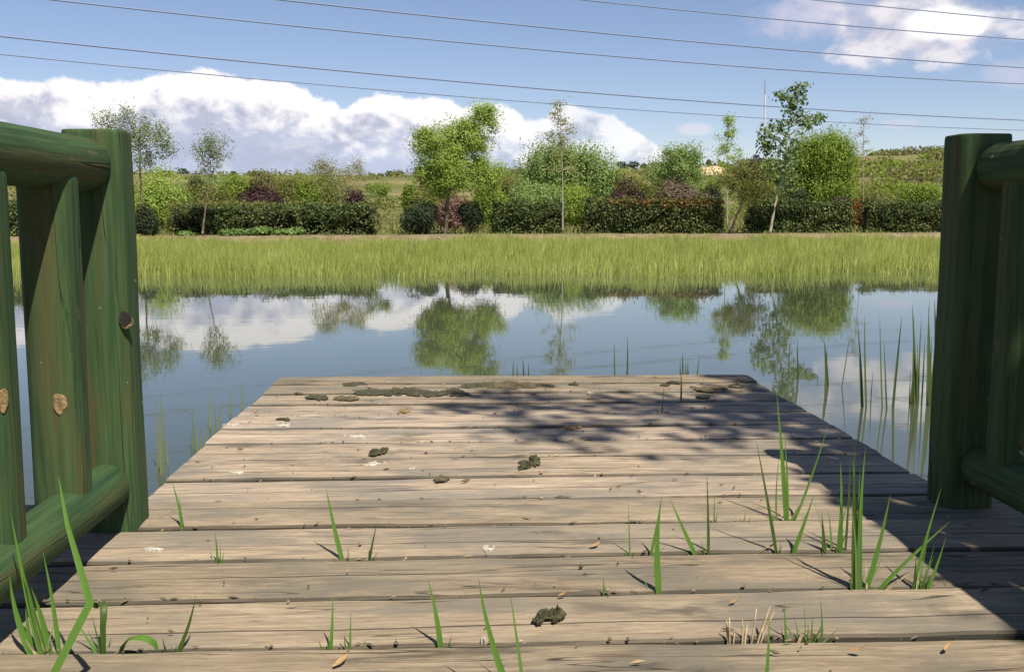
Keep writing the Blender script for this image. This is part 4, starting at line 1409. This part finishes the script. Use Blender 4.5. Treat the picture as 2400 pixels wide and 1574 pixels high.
# --- left-hand trees
make_tree('grey_willow', 33.5, (335, 550), [(333, 500), (330, 440), (328, 380), (322, 330)], 0.06,
          [(310, 320, 50, 34, 22), (350, 340, 48, 44, 24), (270, 300, 46, 22, 16), (300, 280, 22, 18, 6), (385, 330, 26, 30, 8), (360, 300, 24, 22, 7), (330, 380, 50, 20, 14), (240, 290, 20, 18, 5), (395, 355, 20, 18, 4)],
          34, 0.16, 0.085, 'leaf_grey', 'sparse grey green willow rising behind the left railing post', group='trees on the far bank', style='spray', strand=0.45, limbs=34, lim_r=.007)
make_tree('sapling', 29.2, (474, 556), [(478, 520), (484, 470), (490, 430), (495, 370)], 0.035,
          [(495, 365, 36, 40, 26), (478, 350, 26, 26, 9), (520, 350, 24, 26, 9), (490, 405, 22, 18, 7), (500, 325, 20, 14, 4)],
          26, 0.13, 0.07, 'leaf_grey', 'small sapling with an airy grey green ball of leaves on the left', group='trees on the far bank', style='spray', strand=0.3, limbs=26, lim_r=.005)
make_tree('pale_tree', 34, (806, 545), [(802, 500), (795, 450), (785, 410)], 0.035,
          [(770, 405, 40, 26, 20), (800, 415, 44, 30, 20), (760, 390, 24, 14, 7), (800, 440, 36, 20, 10), (745, 425, 20, 24, 6)],
          36, 0.16, 0.07, 'leaf_pale', 'pale yellowish blossoming tree left of the bright round tree', group='trees on the far bank', bark='bark_pale', limbs=26, lim_r=.006)
make_tree('pale_tree', 36, (876, 540), [(874, 500), (860, 450), (850, 400)], 0.028,
          [(838, 400, 26, 22, 10), (850, 425, 26, 24, 9), (835, 382, 14, 10, 3)],
          28, 0.15, 0.07, 'leaf_pale', 'smaller pale tree beside the yellowish blossoming one', group='trees on the far bank', bark='bark_pale', limbs=16, lim_r=.006)
make_tree('young_tree', 33, (876, 545), [(876, 500), (878, 470)], 0.02,
          [(880, 448, 24, 20, 12), (900, 440, 14, 10, 4)], 24, 0.11, 0.09, 'leaf_green', 'tiny broad leaved sapling at the right end of the long hedge', group='trees on the far bank', bark='bark_pale', limbs=10, lim_r=.004)
make_tree('bushy_tree', 58, (1585, 470), [(1583, 430), (1580, 390)], 0.12,
          [(1570, 388, 50, 36, 36), (1600, 400, 46, 40, 30), (1545, 410, 36, 30, 18), (1618, 372, 8, 28, 6), (1633, 365, 6, 22, 5), (1596, 365, 20, 14, 8)],
          70, 0.28, 0.16, 'leaf_willow', 'bushy green tree with two upright shoots left of the tan earth bank', group='trees beyond the hedge', limbs=26, lim_r=.015)

# --- shrubs and background bushes: (name, Y, px, base_py, rx, ry, n, leaf, mat, label)
GS = 'shrubs beyond the hedge'
SH = [
    (40, 375, 492, 62, 48, 2600, .10, 'leaf_bright', 'big yellow green shrub mound right behind the left railing post'),
    (44, 448, 490, 34, 34, 1500, .10, 'leaf_olive', 'olive shrub between the yellow green mound and the small sapling'),
    (60, 460, 430, 30, 12, 700, .14, 'leaf_dark', 'low dark bush on the slope behind the airy sapling'),
    (55, 520, 478, 50, 28, 1400, .13, 'leaf_olive', 'olive shrub right of the airy sapling trunk'),
    (48, 606, 472, 46, 28, 2200, .12, 'leaf_purple', 'dark purple leaved bush left of the pale trees'),
    (70, 560, 440, 40, 17, 900, .16, 'leaf_green', 'low green bush behind the purple one on the left'),
    (75, 660, 440, 50, 16, 1000, .17, 'leaf_olive', 'low olive bush on the slope right of the purple bush'),
    (46, 715, 488, 30, 34, 1400, .11, 'leaf_green', 'mid green shrub left of the pale tree stems'),
    (50, 770, 485, 40, 30, 1400, .12, 'leaf_olive', 'olive shrub behind the pale tree stems'),
    (45, 832, 474, 26, 18, 1300, .10, 'leaf_purple', 'small dark purple bush right of the pale tree stems'),
    (120, 890, 446, 30, 12, 700, .14, 'leaf_willow', 'light green low shrub on the meadow gap'),
    (58, 962, 482, 20, 28, 1200, .13, 'leaf_green', 'rounded green shrub behind the dark clipped bush'),
    (50, 1000, 490, 34, 26, 1100, .12, 'leaf_olive', 'brownish olive shrub left of the bright tree trunk'),
    (38, 1062, 520, 40, 30, 1800, .09, 'leaf_pink', 'pinkish red shrub behind the bright tree trunk'),
    (48, 1160, 486, 44, 32, 1700, .12, 'leaf_green', 'green shrub right of the bright round tree'),
    (52, 1215, 488, 34, 40, 1500, .13, 'leaf_willow', 'willowy shrub at the left foot of the willow mound'),
    (44, 1275, 500, 60, 34, 2200, .11, 'leaf_willow', 'leafy shrub in front of the willow mound, left of the pale trunk'),
    (45, 1365, 500, 56, 34, 2200, .11, 'leaf_green', 'leafy shrub in front of the willow mound, right of the pale trunk'),
    (46, 1470, 476, 42, 28, 1900, .11, 'leaf_purple', 'dark purple bush above the middle of the rusty hedge'),
    (60, 1500, 460, 50, 26, 1400, .15, 'leaf_olive', 'olive bush behind the dark purple one at the centre right'),
    (45, 1600, 480, 56, 34, 2000, .11, 'leaf_mauve', 'mauve brown shrub above the right end of the rusty hedge'),
    (46, 1540, 480, 34, 26, 1200, .11, 'leaf_olive', 'olive shrub between the purple and mauve ones'),
    (52, 1650, 482, 22, 18, 800, .12, 'leaf_mauve', 'small mauve shrub left of the leaning trunk'),
    (70, 1660, 445, 24, 14, 600, .16, 'leaf_green', 'low green bush under the tan earth bank'),
    (60, 1672, 470, 18, 22, 800, .12, 'leaf_dark', 'dark small lollipop bush behind the leaning tree'),
    (48, 1800, 480, 40, 28, 1300, .12, 'leaf_olive', 'olive shrub behind the tall poplar trunk'),
    (46, 1865, 492, 36, 30, 1400, .11, 'leaf_dark', 'dark shrub at the foot of the dense round tree'),
    (48, 1965, 478, 26, 14, 800, .11, 'leaf_purple', 'low dark purple shrub right of the dense round tree'),
    (42, 2000, 520, 28, 28, 1100, .10, 'leaf_rust', 'yellow orange shrub between two hedges on the right'),
    (55, 2060, 478, 46, 22, 1400, .13, 'leaf_olive', 'olive shrub behind the rightmost hedge'),
    (58, 2140, 476, 50, 24, 1500, .14, 'leaf_green', 'green shrub behind the hedge beside the right post'),
    (80, 500, 440, 70, 16, 1500, .18, 'leaf_willow', 'broad olive green thicket on the slope behind the airy sapling'),
    (85, 640, 446, 80, 18, 1700, .18, 'leaf_olive', 'broad brownish thicket on the slope between purple bush and pale trees'),
    (90, 740, 440, 60, 18, 1400, .18, 'leaf_green', 'mid green thicket on the slope behind the pale trees'),
    (70, 1185, 452, 44, 22, 1200, .16, 'leaf_olive', 'olive thicket between the bright round tree and the willow mound'),
    (72, 1010, 450, 50, 16, 1200, .16, 'leaf_olive', 'olive thicket low behind the bright round tree'),
    (46, 90, 480, 50, 50, 1600, .12, 'leaf_olive', 'olive shrub glimpsed between the left railing balusters'),
    (44, 2300, 480, 60, 46, 1600, .12, 'leaf_green', 'green shrub hidden behind the right railing'),
]
for (Yv, px, bp, rx, ry, n, lf, mt_, lab) in SH:
    make_shrub('shrub', Yv, px, bp, rx * 1.2, ry * 1.06, int(n * 1.2), lf * 1.05, mt_, lab, GS)

# clipped dark bushes
GB = 'clipped dark bushes on the bank'
make_shrub('clipped_bush', 31.8, 982, 550, 44, 42, 4200, .075, 'leaf_dark', 'dark clipped dome bush left of the bright tree trunk', GB)
make_shrub('clipped_bush', 32.6, 1103, 546, 32, 40, 2800, .075, 'leaf_dark', 'dark ragged bush right of the bright tree trunk', GB)
make_shrub('clipped_bush', 29.4, 345, 556, 32, 40, 2800, .075, 'leaf_dark', 'dark clipped bush next to the left railing post', GB)


# hedges
def make_hedge(Y, x0, x1, top, bot, n, label, mat='leaf_hedge', tips=None, core=True, gap=None, depth=1.0, rag=2.0):
    p0, p1 = at(x0, bot, Y), at(x1, bot, Y)
    cx = (p0.x + p1.x) / 2
    g = gz1(cx, Y)
    zt = at((x0 + x1) / 2, top, Y).z
    e = empty('hedge', (cx, Y, g), label, 'hedge', 'clipped hedges on the far bank')
    L = p1.x - p0.x
    hh = zt - g
    # leaves over top, front, back and ends, with a lumpy skin
    u = rng.uniform(-0.5, 0.5, n)
    face = rng.uniform(0, 1, n)
    v = rng.uniform(0, 1, n)
    q = rng.uniform(-0.5, 0.5, n)
    x = cx + u * L
    d = np.where(face < 0.5, -0.5, np.where(face < 0.62, 0.5, q))
    zz = np.where(face < 0.62, v, np.where(face < 0.9, 1.0, v))
    x = np.where(face > 0.9, cx + np.sign(u) * L * 0.5 * (1 - 0.10 * v ** 3), x)
    lump_ = fbm2(x * 1.0, zz * 2.5, 2.6) * 0.10 + fbm2(x, zz, 6.5) * 0.07
    inset = np.abs(rng.normal(0, 0.09, n))
    rnd_top = np.where(face < 0.62, np.clip((v - 0.75) / 0.25, 0, 1) ** 2 * 0.18, 0)
    und = np.where(face < 0.62, np.clip((0.25 - v) / 0.25, 0, 1) * 0.22 * (0.6 + fbm2(x, x * 0.2, 3.1)), 0)
    yy = Y + d * (depth + 2 * lump_) * (1 - rnd_top - und) + np.where(face < 0.5, inset, np.where(face < 0.62, -inset, 0))
    topw = hh * (1 + rag * 0.045 * fbm2(x, x * 0.0, 1.9) + rag * 0.03 * fbm2(x, yy, 5.0))
    z = g + zz * topw - np.where(face >= 0.62, inset * 0.6, 0) + np.where((face >= 0.62) & (face < 0.9), rng.exponential(0.04, n), 0)
    P = np.stack([x + rng.normal(0, .03, n), yy, z], -1)
    if gap is not None:
        hole = fbm2(P[:, 0] + 3, P[:, 2] * 1.5, 2.0)
        P = P[(hole < gap) | (rng.uniform(0, 1, len(P)) < 0.25)]
    P = P[P[:, 2] > g + 0.02]
    leaf_obj('foliage', P, 0.075, M[mat], e, aspect=1.7)
    mb = MB()
    k = max(3, int(L / 0.22))
    for i in range(k):
        xx = p0.x + L * (i + 0.5) / k + rnd.uniform(-.06, .06)
        for s in (-1, 1, 0):
            yb_ = Y + s * depth * 0.14
            mb.tube([(xx, yb_, g - .03), (xx + rnd.gauss(0, .07), yb_ + s * .12, g + hh * .5), (xx + rnd.gauss(0, .14), yb_ + s * .2, g + hh * .88)], [0.02, 0.014, 0.006], 5, False)
    mb.build('stems', M['bark_dark'], e, True)
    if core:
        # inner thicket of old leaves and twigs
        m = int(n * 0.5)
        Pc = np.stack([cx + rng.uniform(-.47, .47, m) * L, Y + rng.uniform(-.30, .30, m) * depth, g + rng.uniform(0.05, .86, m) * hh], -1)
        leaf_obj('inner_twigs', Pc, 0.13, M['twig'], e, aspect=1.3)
    if tips:
        tx0, tx1, tm, tn = tips
        a0, a1 = at(tx0, bot, Y).x, at(tx1, bot, Y).x
        xs = a0 + (a1 - a0) * rng.beta(1.6, 1.2, tn)
        ys = Y + rng.uniform(-.55, .3, tn) * depth
        zs = g + hh * (1.0 + 0.03 * fbm2(xs, xs * 0, 1.9)) - np.abs(rng.normal(0, 0.16, tn)) * (ys < Y - .45 * depth) + rng.exponential(.03, tn)
        leaf_obj('new_tips', np.stack([xs, ys, zs], -1), 0.08, M[tm], e, aspect=1.7)
    return e


make_hedge(33.0, 1366, 1688, 474, 547, 9500, 'long clipped hedge with rust orange new tips right of the centre', tips=(1400, 1690, 'leaf_rust', 1500))
make_hedge(33.2, 1156, 1318, 480, 545, 5200, 'plain clipped hedge between the bright tree and the pale trunk')
make_hedge(34.2, 1752, 1984, 476, 541, 6600, 'dark clipped hedge behind the tall poplar trunk')
make_hedge(34.6, 2022, 2215, 478, 540, 5600, 'rightmost clipped hedge running up to the right post')
make_hedge(30.6, 405, 705, 490, 552, 7600, 'ragged gappy left half of the long left hedge', gap=0.0, rag=2.4)
make_hedge(31.2, 700, 882, 484, 549, 5200, 'thicker right half of the long left hedge', gap=0.15, rag=2.0)
make_hedge(36.5, 395, 890, 478, 520, 6000, 'low olive hedge top showing behind the long left hedge', mat='leaf_olive', rag=1.5, depth=.8)
make_hedge(29.0, -160, 62, 480, 556, 5000, 'hedge glimpsed between the left railing logs')

# broad-leaved ground plants at the hedge foot
GP = 'broad leaved plants at the hedge foot'
for (px, bp, rx, ry, lab) in ((600, 553, 42, 11, 'bright broad leaved plant patch under the middle of the left hedge'), (680, 552, 36, 10, 'bright broad leaved plants right of the first patch under the left hedge'),
                              (540, 554, 26, 9, 'small broad leaved patch near the airy sapling foot'), (850, 546, 26, 9, 'broad leaved plants at the right end of the left hedge'),
                              (440, 556, 22, 8, 'small broad leaved patch left of the airy sapling foot'), (1625, 545, 34, 8, 'broad leaved plants under the rusty hedge'),
                              (1250, 544, 26, 6, 'little broad leaved patch under the plain hedge')):
    Yp = gnd(px, bp, BZ).y
    Yp = max(29.2, min(33.2, Yp))
    make_shrub('leafy_plant', Yp, px, bp, rx, ry, 420, .13, 'leaf_bean', lab, GP, 'plant')


# distant skyline trees and hill scrub
GT = 'small dark trees on the far skyline'
SKY_T = [(430, 416, 14, 11, 'dark round tree on the skyline left of the airy sapling'), (460, 420, 14, 7, 'low dark tree on the skyline right next to the round one'), (548, 414, 8, 6, 'tiny dark tree on the skyline right of the airy sapling'),
         (598, 415, 8, 7, 'tiny dark tree on the skyline above the purple bush'), (640, 418, 12, 4, 'flat dark tree on the skyline right of the purple bush'), (700, 422, 14, 8, 'dark tree on the slope left of the pale trees'),
         (872, 416, 8, 5, 'first small dark tree on the skyline right of the pale trees'), (892, 418, 8, 6, 'second small dark tree on the skyline right of the pale trees'), (915, 415, 12, 7, 'wider dark tree on the skyline left of the bright round tree'),
         (938, 420, 14, 9, 'dark tree on the skyline nearest the bright round tree'), (1170, 412, 12, 10, 'pale green tree on the skyline right of the bright round tree'), (1196, 416, 10, 7, 'dark tree on the skyline left of the willow mound'),
         (1458, 396, 14, 9, 'dark tree on the skyline right of the willow mound'), (1485, 394, 14, 8, 'second dark tree on the skyline right of the willow mound'), (1510, 396, 8, 6, 'tiny dark tree on the skyline left of the bushy green tree'),
         (1661, 388, 6, 7, 'tiny dark tree on top of the tan earth bank'), (1772, 386, 12, 12, 'dark tree on the skyline left of the tall poplar'), (2048, 372, 12, 8, 'dark tree on the skyline right of the bare sapling'),
         (1990, 374, 16, 7, 'dark tree on the skyline left of the bare sapling')]
for (px, bp, rx, ry, lab) in SKY_T:
    Yv = RIDGE * 0.93
    c = at(px, bp - ry, Yv)
    a, b = rx * Yv / FPX, ry * Yv / FPX
    g = gz1(c.x, c.y)
    e = empty('far_tree', (c.x, c.y, g), lab, 'tree', GT)
    d = rng.normal(size=(260, 3))
    d /= np.linalg.norm(d, axis=1, keepdims=True)
    P = np.array(c) + d * rng.uniform(.3, 1.05, (260, 1)) ** .5 * np.array([a, a, b]) * (1 + 0.2 * fbm2(d[:, :1] * 3, d[:, 2:] * 3, 2))
    leaf_obj('crown', P, 0.5, M['leaf_dark'] if 'pale' not in lab else M['leaf_grey'], e)
    MB().tube([(c.x, c.y, g - .2), (c.x, c.y, c.z)], [0.22, 0.12], 6).build('trunk', M['bark_dark'], e, True)


def scrub(name, mat, count, label, right_only, seed):
    r_ = random.Random(seed)
    P, S = [], []
    for i in range(count):
        r = r_.uniform(62, 292)
        a = r_.uniform(0.27, 0.62) if right_only else r_.uniform(-0.62, 0.62)
        if not right_only and a < 0.25 and r_.random() < 0.4:
            continue
        x, y = r * math.sin(a), r * math.cos(a)
        if fbm2(np.array(x + seed), np.array(y), 0.05) < -0.2:
            continue
        s = r_.uniform(0.5, 1.5) * (0.6 + r / 220)
        n = 110
        d = rng.normal(size=(n, 3))
        d /= np.linalg.norm(d, axis=1, keepdims=True)
        p = d * rng.uniform(.3, 1.05, (n, 1)) ** .5 * np.array([s * 1.5, s * 1.2, s * .62])
        p = p[p[:, 2] > -0.3 * s]
        P.append(p + np.array([x, y, gz1(x, y) + 0.2 * s]))
        S.append(np.full(len(p), 0.12 + 0.0013 * r))
    o = stuff(leaf_obj(name, np.concatenate(P), np.concatenate(S), M[mat], None, aspect=1.5))
    tag(o, label, 'scrub')


scrub('hillside_scrub', 'leaf_olive', 1100, 'olive scrub dotted over the far hillside', False, 5)
scrub('hillside_scrub', 'leaf_mauve', 420, 'brownish dry scrub over the right hillside', True, 6)
scrub('hillside_scrub', 'leaf_green', 420, 'greener scrub over the right hillside', True, 8)


def earth_bank(px0, px1, top, bot, Yv, seed):
    c = at((px0 + px1) / 2, bot, Yv)
    g = gz1(c.x, c.y)
    a = (px1 - px0) / 2 * Yv / FPX
    hgt = at((px0 + px1) / 2, top, Yv).z - g
    n, k = 24, 10
    V = []
    for i in range(n):
        for j in range(k):
            u = -1 + 2 * i / (n - 1)
            v = j / (k - 1)
            edge = max(0.0, 1 - abs(u) ** 3.5)
            z = g - 0.8 + (hgt + 0.8) * edge * min(1, 0.05 + 1.5 * v) * (1 + .06 * math.sin(u * 9 + seed))
            V.append((c.x + u * a, c.y - 3 + v * 10, z if j else g - 1.0))
    idx = np.arange(n * k).reshape(n, k)
    Fq = np.stack([idx[:-1, :-1], idx[1:, :-1], idx[1:, 1:], idx[:-1, 1:]], -1).reshape(-1, 4)
    struct(link('earth_bank', np_mesh('earth_bank', np.array(V), Fq, True), M['sand']))


earth_bank(1636, 1735, 388, 412, 190, 1)
earth_bank(2128, 2225, 400, 416, 170, 3)


# ------------------------------------------------------------------ radio mast on the far hill
Ym = 700
mb0 = at(1793, 400, Ym)
mast = empty('radio_mast', (mb0.x, mb0.y, gz1(mb0.x, mb0.y)), 'thin distant radio mast with a white lower section left of the tall poplar', 'mast')
MB().tube([(mb0.x, mb0.y, mast.location.z - 2), at(1793, 222, Ym)], 0.62, 6).build('lower_section', M['mast_white'], mast)
MB().tube([at(1793, 222, Ym), at(1793, 188, Ym)], [0.42, 0.30], 6).build('upper_section', M['mast_grey'], mast)

# ------------------------------------------------------------------ overhead power lines
LN = [([(0, 85), (600, 147), (1200, 203), (1795, 248), (2400, 282)], 58, 0.050, 'darkest overhead cable, second lowest of the six at the left edge of the sky'),
      ([(0, 126), (600, 187), (1200, 237), (1800, 276), (2400, 306)], 62, 0.036, 'lowest faint overhead cable crossing the white cloud bank'),
      ([(126, 0), (600, 52), (1200, 112), (1707, 153), (2400, 197)], 54, 0.044, 'overhead cable entering at the top left of the sky'),
      ([(655, 0), (1200, 57), (1500, 86), (1835, 117), (2400, 159)], 50, 0.044, 'overhead cable entering at the top middle left of the sky'),
      ([(1366, 0), (1719, 36), (2000, 62), (2200, 78), (2400, 93)], 46, 0.036, 'overhead cable entering at the top right of centre'),
      ([(1906, 0), (2070, 16), (2200, 29), (2300, 38), (2400, 48)], 44, 0.032, 'short stretch of the highest cable over the white puff at top right')]
for (ps_, y0, rad, lab) in LN:
    # each cable hangs in one vertical plane that runs away to the right
    A = Vector((0, y0, 0))
    D = Vector((1, 0.42, 0)).normalized()
    Nn = Vector((-D.y, D.x, 0))
    tt, zz = [], []
    for (px, py) in ps_:
        d = ray(px, py)
        s = (A - C0).dot(Nn) / d.dot(Nn)
        q = C0 + d * s
        tt.append((q - A).dot(D))
        zz.append(q.z)
    cf = np.polyfit(tt, zz, 2)
    span = max(tt) - min(tt)
    lo_, hi_ = min(-75.0, min(tt) - 10), max(tt) + 45
    pts = []
    for i in range(70):
        s = lo_ + (hi_ - lo_) * i / 69
        q = A + D * s
        pts.append(Vector((q.x, q.y, float(np.polyval(cf, s)))))
    o = MB().tube(pts, rad * 0.85, 6).build('power_cable', M['cable'], None, True, pts[35])
    tag(o, lab, 'cable', 'overhead power cables')


# ------------------------------------------------------------------ bankside tree just out of the picture: it throws the dappled shade
def shade_tree():
    b = Vector((3.2, 0.1, -0.25))
    e = empty('bankside_tree', b, 'leafy tree on the near shore just right of the dock', 'tree')
    mb = MB()
    top_ = Vector((2.75, 0.1, 5.6))
    tr = [b.lerp(top_, s / 12) + Vector((0.05 * math.sin(s), 0.04 * math.cos(s * 1.7), 0)) for s in range(13)]
    mb.tube(tr, [0.11 - 0.0075 * i for i in range(13)], 9)
    blobs = [(Vector((2.75, 0.05, 5.5)), Vector((.42, .62, .5)), 26), (Vector((2.20, -0.05, 5.5)), Vector((.40, .50, .4)), 12), (Vector((1.9, 0.1, 5.6)), Vector((.30, .40, .3)), 7),
             (Vector((3.1, 0.2, 5.2)), Vector((.7, .8, .7)), 40), (Vector((2.28, 0.45, 3.2)), Vector((.34, .45, .38)), 80), (Vector((2.65, -0.1, 3.3)), Vector((.6, .8, .45)), 90),
             (Vector((2.55, -0.75, 3.3)), Vector((.5, .5, .4)), 50), (Vector((2.17, -0.15, 3.2)), Vector((.20, .40, .3)), 45), (Vector((2.17, -0.6, 3.2)), Vector((.2, .3, .3)), 25)]
    P = []
    for (c, r, n) in blobs:
        for _ in range(n):
            d = Vector((rnd.gauss(0, 1), rnd.gauss(0, 1), rnd.gauss(0, 1))).normalized() * rnd.uniform(.2, 1) ** .5
            q = c + Vector((d.x * r.x, d.y * r.y, d.z * r.z))
            s = min(tr[4:], key=lambda p: (p - q).length)
            mb.tube([s, s.lerp(q, .5) + Vector((0, 0, .08)), q], [0.018, 0.010, 0.004], 5, False)
            P.append(np.array(q) + rng.normal(size=(26, 3)) * 0.10)
    mb.build('trunk', M['bark'], e, True)
    leaf_obj('crown', np.concatenate(P), 0.085, M['leaf_green'], e, aspect=1.9)


shade_tree()
